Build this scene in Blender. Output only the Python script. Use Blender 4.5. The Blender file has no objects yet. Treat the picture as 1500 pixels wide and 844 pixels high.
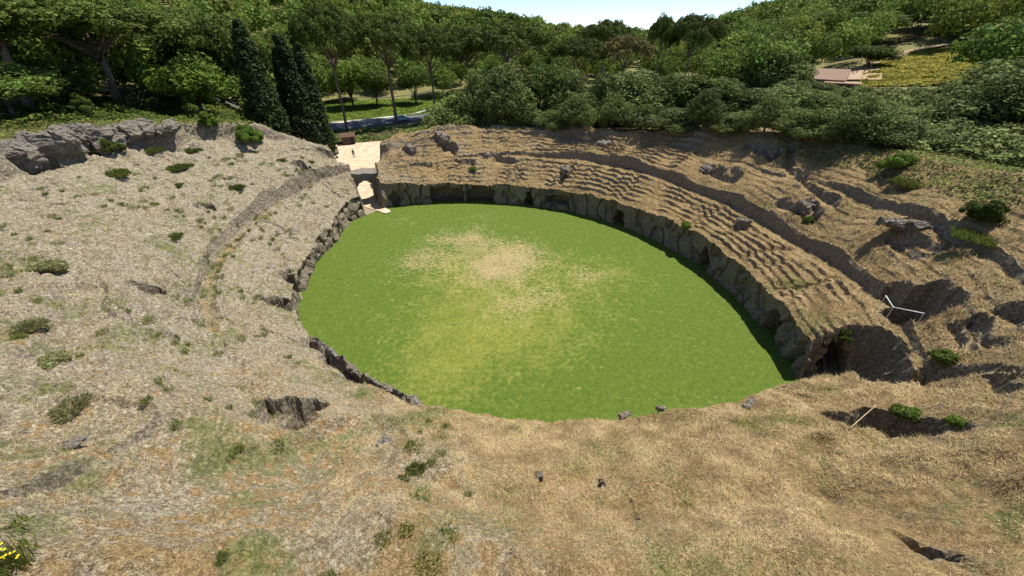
import bpy, math
import numpy as np
R = math.radians
rng = np.random.default_rng(7)
scene = bpy.context.scene
col = scene.collection

import time
T0 = time.time()
def lap(n): print('LAP', n, round(time.time()-T0, 1))
# ------------------------------------------------------------------ camera numbers
CAMZ = 21.9
PITCH = R(32.9)
FPX = 575.0
CP, SP = math.cos(PITCH), math.sin(PITCH)

def ray(px, py):
    u = (px-750)/FPX; v = (py-422)/FPX
    return np.array([u, CP-v*SP, -SP-v*CP])

def ground_at(px, py, z):
    d = ray(px, py); t = (CAMZ-z)/(-d[2])
    return np.array([d[0]*t, d[1]*t])

def dir_xy(px, py):
    d = ray(px, py)[:2]; return d/np.hypot(*d)

def z_at(px, py, D):
    d = ray(px, py); return CAMZ + D*d[2]/math.hypot(d[0], d[1])

# ------------------------------------------------------------------ noise
def _h(ix, iy, iz, seed):
    h = (ix.astype(np.uint32)*np.uint32(374761393) + iy.astype(np.uint32)*np.uint32(668265263)
         + iz.astype(np.uint32)*np.uint32(2246822519) + np.uint32((seed*3266489917) & 0xffffffff))
    h ^= h >> np.uint32(15); h *= np.uint32(2246822519)
    h ^= h >> np.uint32(13); h *= np.uint32(3266489917)
    h ^= h >> np.uint32(16)
    return h.astype(np.float64)/4294967295.0*2-1

def noise(x, y, z=None, seed=0):
    x = np.asarray(x, float); y = np.asarray(y, float)
    z = np.zeros_like(x) if z is None else np.asarray(z, float)
    x0 = np.floor(x); y0 = np.floor(y); z0 = np.floor(z)
    fx, fy, fz = x-x0, y-y0, z-z0
    fx = fx*fx*(3-2*fx); fy = fy*fy*(3-2*fy); fz = fz*fz*(3-2*fz)
    ix, iy, iz = x0.astype(np.int64), y0.astype(np.int64), z0.astype(np.int64)
    out = 0
    for dx in (0, 1):
        for dy in (0, 1):
            for dz in (0, 1):
                w = (fx if dx else 1-fx)*(fy if dy else 1-fy)*(fz if dz else 1-fz)
                out = out + w*_h(ix+dx, iy+dy, iz+dz, seed)
    return out

def fbm(x, y, sc, seed=0, octs=3, z=None):
    out = 0; a = 1.0; f = 1.0/sc
    for o in range(octs):
        out = out + a*noise(x*f, y*f, None if z is None else z*f, seed+o*17)
        a *= .5; f *= 2.03
    return out/1.6

def ss(a, b, x):
    t = np.clip((x-a)/(b-a), 0, 1); return t*t*(3-2*t)

# ------------------------------------------------------------------ arena ellipse
ECX, ECY, EA, EB, ETH = -.40, 36.89, 25.1, 19.52, -.676
EC, ES = math.cos(ETH), math.sin(ETH)

def ell(t):
    ex, ey = EA*np.cos(t), EB*np.sin(t)
    nx, ny = np.cos(t)/EA, np.sin(t)/EB; n = np.hypot(nx, ny); nx, ny = nx/n, ny/n
    return (ECX+ex*EC-ey*ES, ECY+ex*ES+ey*EC, nx*EC-ny*ES, nx*ES+ny*EC)

def tab(deg, ks, vs):
    return np.interp(deg % 360, np.r_[np.array(ks)-360, ks, np.array(ks)+360], np.r_[vs, vs, vs])

def offs(deg):
    return tab(deg, [8, 20, 40, 60, 80, 100, 125, 140, 153, 162, 170, 180, 188, 200, 207, 222, 232, 242, 250, 262, 277, 290, 306, 320, 330, 342, 350, 355, 360],
               [1.3, -.1, -.7, -.4, 0, .1, -.5, -.4, .1, .6, 1.6, 1.3, .9, -1.0, -1.5, -1.2, -.9, 0, .6, .4, .3, .4, -.4, -.8, -.7, .2, 1.0, 2.2, 2.6])

def to_xy(s, t):
    x, y, nx, ny = ell(t)
    S = s + offs(np.degrees(t))*np.exp(-np.maximum(s, 0)/6)
    return x+nx*S, y+ny*S

def to_st(x, y):
    dx, dy = x-ECX, y-ECY
    lx, ly = dx*EC+dy*ES, -dx*ES+dy*EC
    t = np.arctan2(ly*EA, lx*EB)
    for i in range(12):
        ex, ey = EA*np.cos(t), EB*np.sin(t)
        g = (lx-ex)*(-EA*np.sin(t))+(ly-ey)*(EB*np.cos(t))
        gp = -(EA**2*np.sin(t)**2+EB**2*np.cos(t)**2)-(lx-ex)*EA*np.cos(t)-(ly-ey)*EB*np.sin(t)
        gp = np.minimum(gp, -20)
        t = t-np.clip(g/gp, -.3, .3)
    ex, ey = EA*np.cos(t), EB*np.sin(t)
    nx, ny = np.cos(t)/EA, np.sin(t)/EB; n = np.hypot(nx, ny)
    S = ((lx-ex)*nx+(ly-ey)*ny)/n
    o = offs(np.degrees(t)); s = S-o
    for i in range(4):
        s = S-o*np.exp(-np.maximum(s, 0)/6)
    return s, t

# ------------------------------------------------------------------ land outside
AK = [-180, -100, -70, -48, -35, -28, -24.5, -13.5, -10, -3, 5, 13, 20, 28, 38, 50, 70, 100, 180]
DK = [20, 60, 90, 125, 165, 220, 300, 450, 700, 1200]
ZT = np.array([
 [20,18,18,18,20,22,24,26,28,30],
 [20,18,17,17,20,24,28,32,34,36],
 [18,16,15,15,20,26,34,45,50,55],
 [16,14,13,14,18,26,36,46,50,55],
 [14,12,10,10,12,22,34,44,50,55],
 [12,6,3,3,5,16,32,44,50,55],
 [10,1,0,.8,2,14,30,42,50,55],
 [10,1,0,.8,2,12,27,40,48,52],
 [10,7,5,1.5,3,10,22,32,38,42],
 [10,8,6,4,5,10,20,27,32,36],
 [10,8,6,5,5,8,14,20,25,30],
 [10,9,7,6,6,7,9,13,22,30],
 [11,10,9,7,7,8,9,13,22,30],
 [12,11,10,9,11,17,24,30,34,36],
 [13,12,10,11.5,16,23,31,36,40,42],
 [14,13,11,13,19,27,35,40,44,46],
 [16,15,14,16,20,28,35,40,44,46],
 [20,17,17,18,20,24,28,32,34,36],
 [20,18,18,18,20,22,24,26,28,30]], float)

def zout(x, y):
    D = np.hypot(x, y); A = np.degrees(np.arctan2(x, y))
    ia = np.clip(np.searchsorted(AK, A)-1, 0, len(AK)-2)
    idd = np.clip(np.searchsorted(DK, D)-1, 0, len(DK)-2)
    ak, dk = np.array(AK, float), np.array(DK, float)
    fa = np.clip((A-ak[ia])/(ak[ia+1]-ak[ia]), 0, 1); fd = np.clip((D-dk[idd])/(dk[idd+1]-dk[idd]), 0, 1)
    return ((1-fa)*((1-fd)*ZT[ia, idd]+fd*ZT[ia, idd+1])+fa*((1-fd)*ZT[ia+1, idd]+fd*ZT[ia+1, idd+1]))

# ------------------------------------------------------------------ amphitheatre slope
TK = [0, 15, 30, 45, 60, 75, 90, 105, 120, 135, 148, 158, 166, 173, 180, 188, 198, 212, 230, 245, 260, 275, 290, 305, 320, 335, 348]
HP = [3.1,3.2,3.3,3.3,3.3,3.2,3.0,2.9,2.9,2.9,3.0,3.1,3.6,3.8,3.2,2.9,2.7,2.4,2.2,2.0,1.5,1.4,2.1,2.3,2.3,2.3,2.5]
Z1 = [4.9,5.0,4.5,4.1,4.8,5.4,5.9,5.8,5.5,5.2,4.9,4.7,4.9,5.0,5.0,5.1,5.0,4.9,5.0,5.2,5.4,5.3,5.4,5.4,5.4,5.2,5.0]
W1 = [.4,1.1,1.5,1.4,1.4,1.4,1.3,1.1,.8,.5,.3,.3,.3,.4,1.2,1.5,1.5,1.4,1.0,.6,.3,0,0,0,0,0,0]
Z2 = [9,8.9,8.7,8.5,8.4,8.2,7.9,7.3,7.1,6.9,6.7,6.1,5.6,5.6,6.6,7.6,8.0,8.0,8.1,8.6,8.9,9,9,9,9,9,9]
W2 = [.2,.8,1.2,.7,.3,.2,.3,.3,.2,.2,.2,.1,0,0,.1,.2,.1,.1,.2,.2,.3,.2,0,0,0,0,0]
SR = [19,18,17,17,16.5,15,14,13.5,13,13,14,13,11,11,13,17,20,22,23,23,23,22,20,17.5,17.5,18.5,19]
ZR = [16,14,12.6,12,11.6,11,9.4,8.6,8.2,8.2,8.2,7.6,6.3,6.4,8.3,11.6,12.6,13,13.4,13.5,14,14.5,18,20,20,18,16.5]
WR = [0,0,0,0,0,0,0,0,0,0,0,0,0,0,.3,1.6,2.6,2.8,1.5,0,0,0,0,0,0,0,0]
ROUGH = [.5,.5,.5,.5,.5,.5,.6,.7,.8,.8,.9,1,1,1,1,1,1,1,1,1,.9,.6,.35,.3,.3,.35,.45]
STEP = [.9,1,1,1,1,1,1,1,1,.9,.9,.8,.6,.4,.4,.5,.55,.5,.45,.4,.2,0,0,0,0,.05,.4]
ROCK = [.2,.15,.12,.12,.12,.15,.18,.22,.25,.28,.32,.38,.5,.6,.75,.78,.8,.86,.86,.84,.80,.72,.50,.26,.10,.08,.14]

carves = []      # (pts Nx4: x,y,floor,halfwidth), slope
def carve(pts, slope=5.0): carves.append((np.array(pts, float), slope))

def base_z(s, t, x, y):
    dg = np.degrees(t) % 360
    g = lambda v: tab(dg, TK, v)
    wob = fbm(x, y, 9, 3, 2)
    s1 = 6.1+.45*wob; s2 = 10.6+.7*wob
    hp, z1, w1, z2, w2, sr, zr, wr = [g(v) for v in (HP, Z1, W1, Z2, W2, SR, ZR, WR)]
    hp = hp+(.38+.25*ss(178, 190, dg)*(1-ss(250, 262, dg)))*fbm(x, y, 2.2, 5, 3)
    w1 = w1*(1+.5*fbm(x, y, 4, 8, 2)); w2 = w2*(1+.6*fbm(x, y, 3, 9, 2)); wr = wr*(1+.5*fbm(x, y, 3.3, 10, 3))
    k = lambda a, b: np.clip((s-a)/np.maximum(b-a, .01), 0, 1)
    z = hp + (z1-hp)*k(.1, s1-1.1)                      # lower seats, then the flat walk
    z = z + w1*ss(0, .22, s-s1)                         # wall above the walk
    z = z + (z2-z1-w1)*k(s1+.3, s2-.9)
    z = z + w2*ss(0, .3, s-s2)
    z = z + (zr-z2-w2-wr)*k(s2+.4, sr-1.2)
    z = z + wr*ss(0, 1.0, s-sr+1.1)
    zo = zout(x, y)
    bl = ss(0, 1, (s-sr-.5)/np.where((dg > 180) & (dg < 250), 9., 11.))
    z = z*(1-bl)+zo*bl
    return z, dg

def surf(s, t, x, y, fine=True):
    z, dg = base_z(s, t, x, y)
    sr = tab(dg, TK, SR); rough = tab(dg, TK, ROUGH); st = tab(dg, TK, STEP)
    inn = 1-ss(0, 6, s-sr)
    # worn seat steps
    er = np.clip(.72+1.3*fbm(x, y, 3.0, 21, 3), 0, 1)*st*np.where(s < 6.3, 1, np.where((dg > 75) & (dg < 165), .8, .25))
    ph = s*1.32+.34*fbm(x, y, 6, 22, 2)+.07*fbm(x, y, .9, 24, 2)
    fr = ph-np.floor(ph)
    saw = (ss(.0, .13, fr)-fr)
    lim = ss(.3, .8, s)*(1-ss(14, 17, s))*(1-.8*ss(4.7, 5.1, s)*(1-ss(6.6, 7.0, s)))
    z = z+saw*np.where(s < 6.3, .42, .60)*er*lim
    for dc in (24, 38, 58, 84, 104, 128):          # stairs cut across the rows
        q_ = np.abs((dg-dc+.8*noise(s*.8, s*0+dc, None, 28)))*.38
        z = z-.38*(1-ss(.22, .42, q_))*ss(.3, .9, s)*(1-ss(5., 5.4, s))
    rad = ss(.35, .75, fbm(np.degrees(t)*.55, s*.12, 1.0, 25, 2)+.2)     # broken rows
    z = z-.25*rad*er*lim
    pth = ss(4.7, 5.1, s)*(1-ss(5.9, 6.1, s))*ss(176, 186, dg)*(1-ss(252, 262, dg))
    z = z-.35*pth
    # undulation and rock relief
    z = z+inn*((.30+.25*ss(6, 8, s))*fbm(x, y, 5.0, 31, 2)+(.13+.12*ss(6, 8, s))*fbm(x, y, 1.7, 33, 3))*ss(.2, 2., s)
    z = z+(1-inn)*ss(0, 10, s-sr)*0.8*fbm(x, y, 14, 35, 2)*(z > 1.8)
    if fine:
        r1 = np.abs(fbm(x, y, 1.1, 41, 3)); r2 = np.abs(fbm(x, y, .42, 45, 2))
        z = z+inn*rough*(.30*(r1-.3)+.20*(r2-.3))
        z = z+inn*.05*fbm(x, y, .3, 48, 2)
        z = z+inn*ss(.45, 1, rough)*ss(.4, 1.5, s)*.42*(np.abs(fbm(t*7.5, s*.85, 1., 57, 3))-.28)
        cr = np.maximum(0, 1-np.abs(fbm(x, y, 2.2, 50, 3))/.07)*ss(-.1, .3, fbm(x, y, 5, 53, 2))
        z = z-inn*ss(.5, .9, rough)*ss(.5, 1.5, s)*.35*cr
    # carved hollows
    for pts, slope in carves:
        x0, x1 = pts[:, 0].min()-6, pts[:, 0].max()+6; y0, y1 = pts[:, 1].min()-6, pts[:, 1].max()+6
        m = (x > x0) & (x < x1) & (y > y0) & (y < y1)
        if not m.any(): continue
        xm, ym = x[m], y[m]; best = np.full(xm.shape, 99.)
        wx = xm+.30*noise(xm*1.1, ym*1.1, None, 77)+.12*noise(xm*3.1, ym*3.1, None, 79)
        wy = ym+.30*noise(xm*1.1, ym*1.1, None, 78)+.12*noise(xm*3.1, ym*3.1, None, 80)
        if len(pts) == 1: segs = [(pts[0], pts[0])]
        else: segs = list(zip(pts[:-1], pts[1:]))
        for a, b in segs:
            d = b[:2]-a[:2]; L2 = max((d**2).sum(), 1e-9)
            q = np.clip(((wx-a[0])*d[0]+(wy-a[1])*d[1])/L2, 0, 1)
            dist = np.hypot(wx-a[0]-q*d[0], wy-a[1]-q*d[1])
            f = a[2]+(b[2]-a[2])*q+np.maximum(0, dist-(a[3]+(b[3]-a[3])*q))*slope
            best = np.minimum(best, f)
        zz = z[m]; z[m] = np.where(best < zz, best, zz)
    return z

def terrain(x, y, fine=False):
    x = np.atleast_1d(np.asarray(x, float)); y = np.atleast_1d(np.asarray(y, float))
    s, t = to_st(x, y)
    return surf(s, t, x, y, fine)

def tz(x, y): return float(terrain(x, y)[0])

def hit(px, py, start=1.5, nocarve=False):
    d = ray(px, py); n = np.hypot(d[0], d[1])
    Ds = np.arange(start, 260, .12)
    x, y, z = d[0]/n*Ds, d[1]/n*Ds, CAMZ+d[2]/n*Ds
    h = terrain(x, y)
    k = np.argmax(z < h)
    return np.array([x[k], y[k], h[k]])

# hollows: located on the plain slope, then cut
def pit(pxs, depth, hw, slope=7., flat=None):
    P = [hit(*p) for p in pxs]
    if np.isscalar(depth): depth = [depth]*len(P)
    if np.isscalar(hw): hw = [hw]*len(P)
    zs = [p[2] for p in P]
    return ([(p[0], p[1], p[2]-d, w) for p, d, w in zip(P, depth, hw)], slope)
CUTS = [
 pit([(400, 438), (409, 443)], 3.0, .62, 14.), pit([(206, 417), (216, 420)], 1.8, .3), pit([(298, 302), (308, 304)], 1.4, .45),
 pit([(436, 241), (442, 243)], 1.5, .6), pit([(42, 236), (60, 234)], [2.4, 2.4], .9), pit([(127, 208), (134, 218)], 2.2, .5),
 pit([(395, 598), (425, 607), (455, 590)], [1.0, 2.4, 1.2], [.5, .75, .5], 5.), pit([(424, 404), (434, 408)], 1.8, .5),
 pit([(540, 640), (500, 645), (560, 618)], [.5, .6, .4], [1.4, 1.3, 1.0], .8),
 pit([(1322, 444), (1350, 438), (1368, 440)], [2.4, 3.6, 3.2], [.7, 1.15, .8], 16.),
 pit([(1295, 440), (1318, 444)], [.6, 1.2], [.4, .4], 5.),
 pit([(1232, 612), (1290, 622), (1340, 628), (1400, 628)], [1.3, 2.0, 2.0, .8], [.42, .65, .6, .4], 6.),
 pit([(1352, 752), (1385, 768), (1415, 786), (1445, 804)], [1.9, 2.0, 1.6, .8], [.30, .45, .38, .16], 8.),
 pit([(1452, 555), (1458, 575)], .45, .12), pit([(1440, 556), (1500, 552)], .4, .1),
 pit([(1395, 480), (1405, 510)], .5, .14), pit([(1418, 478), (1428, 512)], .5, .14), pit([(1436, 474), (1448, 508)], .45, .12),
 pit([(1160, 214), (1152, 240), (1185, 272), (1222, 298)], .7, .3, 3.), pit([(1098, 212), (1125, 222), (1130, 232)], .7, .4, 3.),
 pit([(1168, 308), (1190, 300), (1180, 322)], .8, .5, 3.), pit([(1040, 250), (1075, 262)], .9, .6, 3.),
 pit([(1310, 350), (1345, 372)], .9, .35, 3.), pit([(1350, 355), (1380, 362)], .6, .3, 3.),
 pit([(728, 232), (748, 236)], .8, .6, 4.), pit([(600, 240), (628, 240)], .8, .45, 4.), pit([(665, 235), (690, 240)], .6, .5, 4.),
 pit([(1482, 452), (1500, 466)], .9, .5, 4.), pit([(655, 212), (662, 222)], 1.2, .8, 4.),
 pit([(150, 716), (172, 722)], .5, .12), pit([(455, 834), (480, 842)], .6, .14), pit([(792, 706)], .5, .1), pit([(878, 712)], .5, .1),
 pit([(925, 742), (932, 760)], .25, .08), pit([(590, 578), (612, 590)], 1.0, .3), pit([(462, 500), (525, 556)], .7, .45, 3.),
 pit([(118, 420), (126, 470), (118, 505)], .6, .7, 1.2), pit([(70, 575), (110, 605), (160, 615)], .6, .9, 1.0),
 pit([(520, 800), (620, 815), (700, 800)], .35, .9, .8),
 pit([(970, 820), (1100, 815)], .3, 1.0, .6), pit([(1190, 650), (1185, 700)], .45, .6, .8),
 pit([(1140, 300), (1175, 308)], .5, .3, 3.), pit([(985, 290), (1040, 310)], .35, .2, 3.),
]
carves.extend([(np.array(p, float), sl) for p, sl in CUTS])
# entrance passage and the trench at the other end
carve([(-20.2, 54.2, 0.02, 1.15), (-22.7, 60.0, 0.02, 1.3), (-24.0, 62.8, 0.02, 2.8), (-28.0, 72.6, 0.02, 3.6), (-31, 80, 0.02, 6)], 7.)
_a, _b, _c, _e = ground_at(1205, 574, 0), hit(1290, 545), hit(1400, 546), hit(1490, 540)
carve([(_a[0]-2, _a[1], 0.02, 1.2), (_a[0]+1.2, _a[1]+.3, 0.02, 1.5), (_b[0], _b[1], _b[2]-3.2, .9), (_c[0], _c[1], _c[2]-.9, .3)], 7.)
carve([(_c[0], _c[1], _c[2]-.9, .3), (_e[0], _e[1], _e[2]-.5, .15)], 4.)

# ------------------------------------------------------------------ materials
def mat(name, rough=.9):
    m = bpy.data.materials.new(name); m.use_nodes = True
    nt = m.node_tree; b = nt.nodes['Principled BSDF']; b.inputs['Roughness'].default_value = rough
    b.inputs['Specular IOR Level'].default_value = .25
    return m, nt, b

def N(nt, typ, **kw):
    n = nt.nodes.new(typ)
    for k, v in kw.items():
        if k.startswith('i_'): n.inputs[k[2:].replace('_', ' ')].default_value = v
        else: setattr(n, k, v)
    return n

def lk(nt, a, b): nt.links.new(a, b)

def ramp(nt, src, stops, interp='LINEAR'):
    r = nt.nodes.new('ShaderNodeValToRGB'); r.color_ramp.interpolation = interp
    e = r.color_ramp.elements
    while len(e) < len(stops): e.new(.5)
    for k, (p, c) in enumerate(stops):
        e[k].position = p; e[k].color = (c[0], c[1], c[2], 1) if not np.isscalar(c) else (c, c, c, 1)
    lk(nt, src, r.inputs[0]); return r.outputs[0]

def mix(nt, f, a, b, typ='MIX'):
    m = nt.nodes.new('ShaderNodeMix'); m.data_type = 'RGBA'; m.blend_type = typ
    if np.isscalar(f): m.inputs[0].default_value = f
    else: lk(nt, f, m.inputs[0])
    for k, v in ((6, a), (7, b)):
        if isinstance(v, tuple): m.inputs[k].default_value = (*v[:3], 1)
        else: lk(nt, v, m.inputs[k])
    return m.outputs[2]

def math_(nt, op, a, b=None):
    m = nt.nodes.new('ShaderNodeMath'); m.operation = op; m.use_clamp = False
    for k, v in ((0, a), (1, b)):
        if v is None: continue
        if np.isscalar(v): m.inputs[k].default_value = v
        else: lk(nt, v, m.inputs[k])
    return m.outputs[0]

def noise_n(nt, sc, det=4, rgh=.6, dist=0):
    tc = nt.nodes.get('TC') or nt.nodes.new('ShaderNodeNewGeometry'); tc.name = 'TC'
    n = N(nt, 'ShaderNodeTexNoise', i_Scale=sc, i_Detail=det, i_Roughness=rgh, i_Distortion=dist)
    lk(nt, tc.outputs['Position'], n.inputs['Vector']); return n.outputs[0]

def bump(nt, b, h, strength, dist):
    n = N(nt, 'ShaderNodeBump', i_Strength=strength, i_Distance=dist)
    lk(nt, h, n.inputs['Height']); lk(nt, n.outputs[0], b.inputs['Normal'])

def simple(name, c, rough=.8, var=.25, sc=4, metallic=0):
    m, nt, b = mat(name, rough)
    n = noise_n(nt, sc, 4)
    lk(nt, ramp(nt, n, [(.3, tuple(v*(1-var) for v in c)), (.7, tuple(min(1, v*(1+var)) for v in c))]), b.inputs['Base Color'])
    b.inputs['Metallic'].default_value = metallic
    return m

def terrain_mat():
    m, nt, b = mat('tuff_and_straw', .95)
    at = N(nt, 'ShaderNodeAttribute', attribute_name='mask')
    sep = nt.nodes.new('ShaderNodeSeparateColor'); lk(nt, at.outputs['Color'], sep.inputs[0])
    rockm, greenm, wallm = sep.outputs[0], sep.outputs[1], sep.outputs[2]
    n_big = noise_n(nt, .35, 4, .6); n_mid = noise_n(nt, 1.6, 5, .65); n_sm = noise_n(nt, 6.5, 5, .7, .6); n_fi = noise_n(nt, 22, 3, .7)
    vo = N(nt, 'ShaderNodeTexVoronoi', i_Scale=3.2, i_Randomness=1.0); lk(nt, nt.nodes['TC'].outputs['Position'], vo.inputs['Vector'])
    # dry grass
    straw = ramp(nt, n_sm, [(.32, (.085, .062, .034)), (.44, (.18, .132, .070)), (.54, (.31, .236, .130)), (.66, (.54, .44, .27))])
    straw2 = ramp(nt, n_fi, [(.36, (.085, .062, .034)), (.5, (.28, .212, .118)), (.64, (.56, .46, .28))])
    straw = mix(nt, .45, straw, straw2)
    strawt = mix(nt, ramp(nt, n_mid, [(.35, 0.), (.65, 1.)]), (1.0, .90, .80), (1.0, .98, .90))
    straw = mix(nt, 1., straw, strawt, 'MULTIPLY')
    straw = mix(nt, 1., straw, (1.02, .98, .87), 'MULTIPLY')
    # lichen covered tuff
    rock = ramp(nt, n_sm, [(.33, (.045, .038, .030)), (.43, (.135, .115, .088)), (.50, (.27, .240, .18)), (.58, (.45, .41, .32)), (.68, (.74, .70, .58))])
    rock2 = ramp(nt, n_fi, [(.38, (.055, .048, .038)), (.5, (.27, .24, .18)), (.61, (.66, .62, .50))])
    rock = mix(nt, .4, rock, rock2)
    rock = mix(nt, 1., rock, (1.03, .985, .91), 'MULTIPLY')
    rock = mix(nt, ramp(nt, n_mid, [(.42, 0.), (.66, .75)]), rock, mix(nt, 1., rock, (.84, .75, .56), 'MULTIPLY'))
    # bare cut faces
    wall = ramp(nt, n_sm, [(.3, (.055, .044, .032)), (.5, (.215, .175, .128)), (.72, (.46, .39, .30))])
    green = ramp(nt, n_sm, [(.3, (.045, .060, .016)), (.5, (.14, .15, .045)), (.7, (.30, .28, .12))])
    th = math_(nt, 'ADD', rockm, math_(nt, 'MULTIPLY', math_(nt, 'SUBTRACT', n_mid, .5), 1.7))
    th = math_(nt, 'ADD', th, math_(nt, 'MULTIPLY', math_(nt, 'SUBTRACT', n_sm, .5), .8))
    c = mix(nt, ramp(nt, th, [(.42, 0.), (.60, 1.)]), straw, rock)
    gm = math_(nt, 'ADD', greenm, math_(nt, 'MULTIPLY', math_(nt, 'SUBTRACT', n_big, .5), 1.2))
    gm = math_(nt, 'ADD', gm, math_(nt, 'MULTIPLY', math_(nt, 'SUBTRACT', n_mid, .5), 1.3))
    c = mix(nt, ramp(nt, gm, [(.42, 0.), (.72, .85)]), c, green)
    c = mix(nt, wallm, c, wall)
    lk(nt, c, b.inputs['Base Color'])
    h = math_(nt, 'ADD', math_(nt, 'MULTIPLY', n_sm, 1.0), math_(nt, 'MULTIPLY', n_fi, .45))
    h = math_(nt, 'ADD', h, math_(nt, 'MULTIPLY', vo.outputs['Distance'], math_(nt, 'MULTIPLY', rockm, .6)))
    bump(nt, b, h, 1.0, .16)
    return m

def rock_mat():
    m, nt, b = mat('weathered_tuff', .95)
    n1 = noise_n(nt, 1.3, 5, .65); n2 = noise_n(nt, 5.5, 5, .7, .5); n3 = noise_n(nt, 20, 3, .7)
    c = ramp(nt, n2, [(.28, (.045, .038, .030)), (.42, (.15, .128, .10)), (.55, (.29, .255, .205)), (.72, (.56, .52, .44))])
    c = mix(nt, ramp(nt, n1, [(.42, 0.), (.66, .8)]), c, mix(nt, 1., c, (.62, .48, .32), 'MULTIPLY'))
    c = mix(nt, .35, c, ramp(nt, n3, [(.35, (.07, .06, .05)), (.65, (.46, .42, .35))]))
    lk(nt, c, b.inputs['Base Color'])
    bump(nt, b, math_(nt, 'ADD', n2, math_(nt, 'MULTIPLY', n3, .5)), 1.0, .18)
    return m

def lawn_mat():
    m, nt, b = mat('mown_lawn', .9)
    at = N(nt, 'ShaderNodeAttribute', attribute_name='mask')
    sep = nt.nodes.new('ShaderNodeSeparateColor'); lk(nt, at.outputs['Color'], sep.inputs[0])
    n1 = noise_n(nt, .5, 4); n2 = noise_n(nt, 2.6, 5, .7, .4); n3 = noise_n(nt, 11, 3, .7); n4 = noise_n(nt, 40, 2)
    g = ramp(nt, n3, [(.3, (.030, .062, .005)), (.5, (.078, .138, .010)), (.72, (.19, .245, .028))])
    g2 = ramp(nt, n2, [(.3, (.036, .070, .007)), (.7, (.140, .175, .022))])
    g = mix(nt, .5, g, g2)
    yel = ramp(nt, n3, [(.3, (.10, .12, .014)), (.7, (.32, .31, .06))])
    dry = ramp(nt, n3, [(.3, (.15, .11, .04)), (.5, (.33, .25, .12)), (.7, (.54, .43, .24))])
    f = math_(nt, 'ADD', sep.outputs[1], math_(nt, 'MULTIPLY', math_(nt, 'SUBTRACT', n1, .5), .9))
    f = math_(nt, 'ADD', f, math_(nt, 'MULTIPLY', math_(nt, 'SUBTRACT', n2, .5), 1.3))
    c = mix(nt, ramp(nt, f, [(.3, 0.), (.8, .8)]), g, yel)
    d = math_(nt, 'ADD', sep.outputs[0], math_(nt, 'MULTIPLY', math_(nt, 'SUBTRACT', n2, .5), 2.0))
    d = math_(nt, 'ADD', d, math_(nt, 'MULTIPLY', math_(nt, 'SUBTRACT', n3, .5), .7))
    d = math_(nt, 'ADD', d, math_(nt, 'MULTIPLY', math_(nt, 'SUBTRACT', n1, .5), .8))
    c = mix(nt, ramp(nt, d, [(.25, 0.), (.78, .92)]), c, dry)
    lk(nt, c, b.inputs['Base Color'])
    bump(nt, b, math_(nt, 'ADD', n3, math_(nt, 'MULTIPLY', n4, .6)), .9, .06)
    return m

def leaf_mat(name, dark, light, transl=.22, randv=.18, sat=.03):
    m, nt, b = mat(name, .55)
    b.inputs['Specular IOR Level'].default_value = .12; b.inputs['Roughness'].default_value = .7
    at = N(nt, 'ShaderNodeAttribute', attribute_name='tint')
    sep = nt.nodes.new('ShaderNodeSeparateColor'); lk(nt, at.outputs['Color'], sep.inputs[0])
    c = ramp(nt, sep.outputs[0], [(0., dark), (1., light)])
    oi = nt.nodes.new('ShaderNodeObjectInfo')
    hs = nt.nodes.new('ShaderNodeHueSaturation'); lk(nt, c, hs.inputs['Color'])
    mr = N(nt, 'ShaderNodeMapRange'); lk(nt, oi.outputs['Random'], mr.inputs[0]); mr.inputs[3].default_value = 1-randv; mr.inputs[4].default_value = 1+randv
    lk(nt, mr.outputs[0], hs.inputs['Value'])
    mr2 = N(nt, 'ShaderNodeMapRange'); lk(nt, sep.outputs[1], mr2.inputs[0]); mr2.inputs[3].default_value = .5-sat; mr2.inputs[4].default_value = .5+sat
    lk(nt, mr2.outputs[0], hs.inputs['Hue'])
    lk(nt, hs.outputs[0], b.inputs['Base Color'])
    tr = nt.nodes.new('ShaderNodeBsdfTranslucent'); lk(nt, hs.outputs[0], tr.inputs[0])
    ms = nt.nodes.new('ShaderNodeMixShader'); ms.inputs[0].default_value = transl
    lk(nt, b.outputs[0], ms.inputs[1]); lk(nt, tr.outputs[0], ms.inputs[2]); lk(nt, ms.outputs[0], nt.nodes['Material Output'].inputs[0])
    return m

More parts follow.
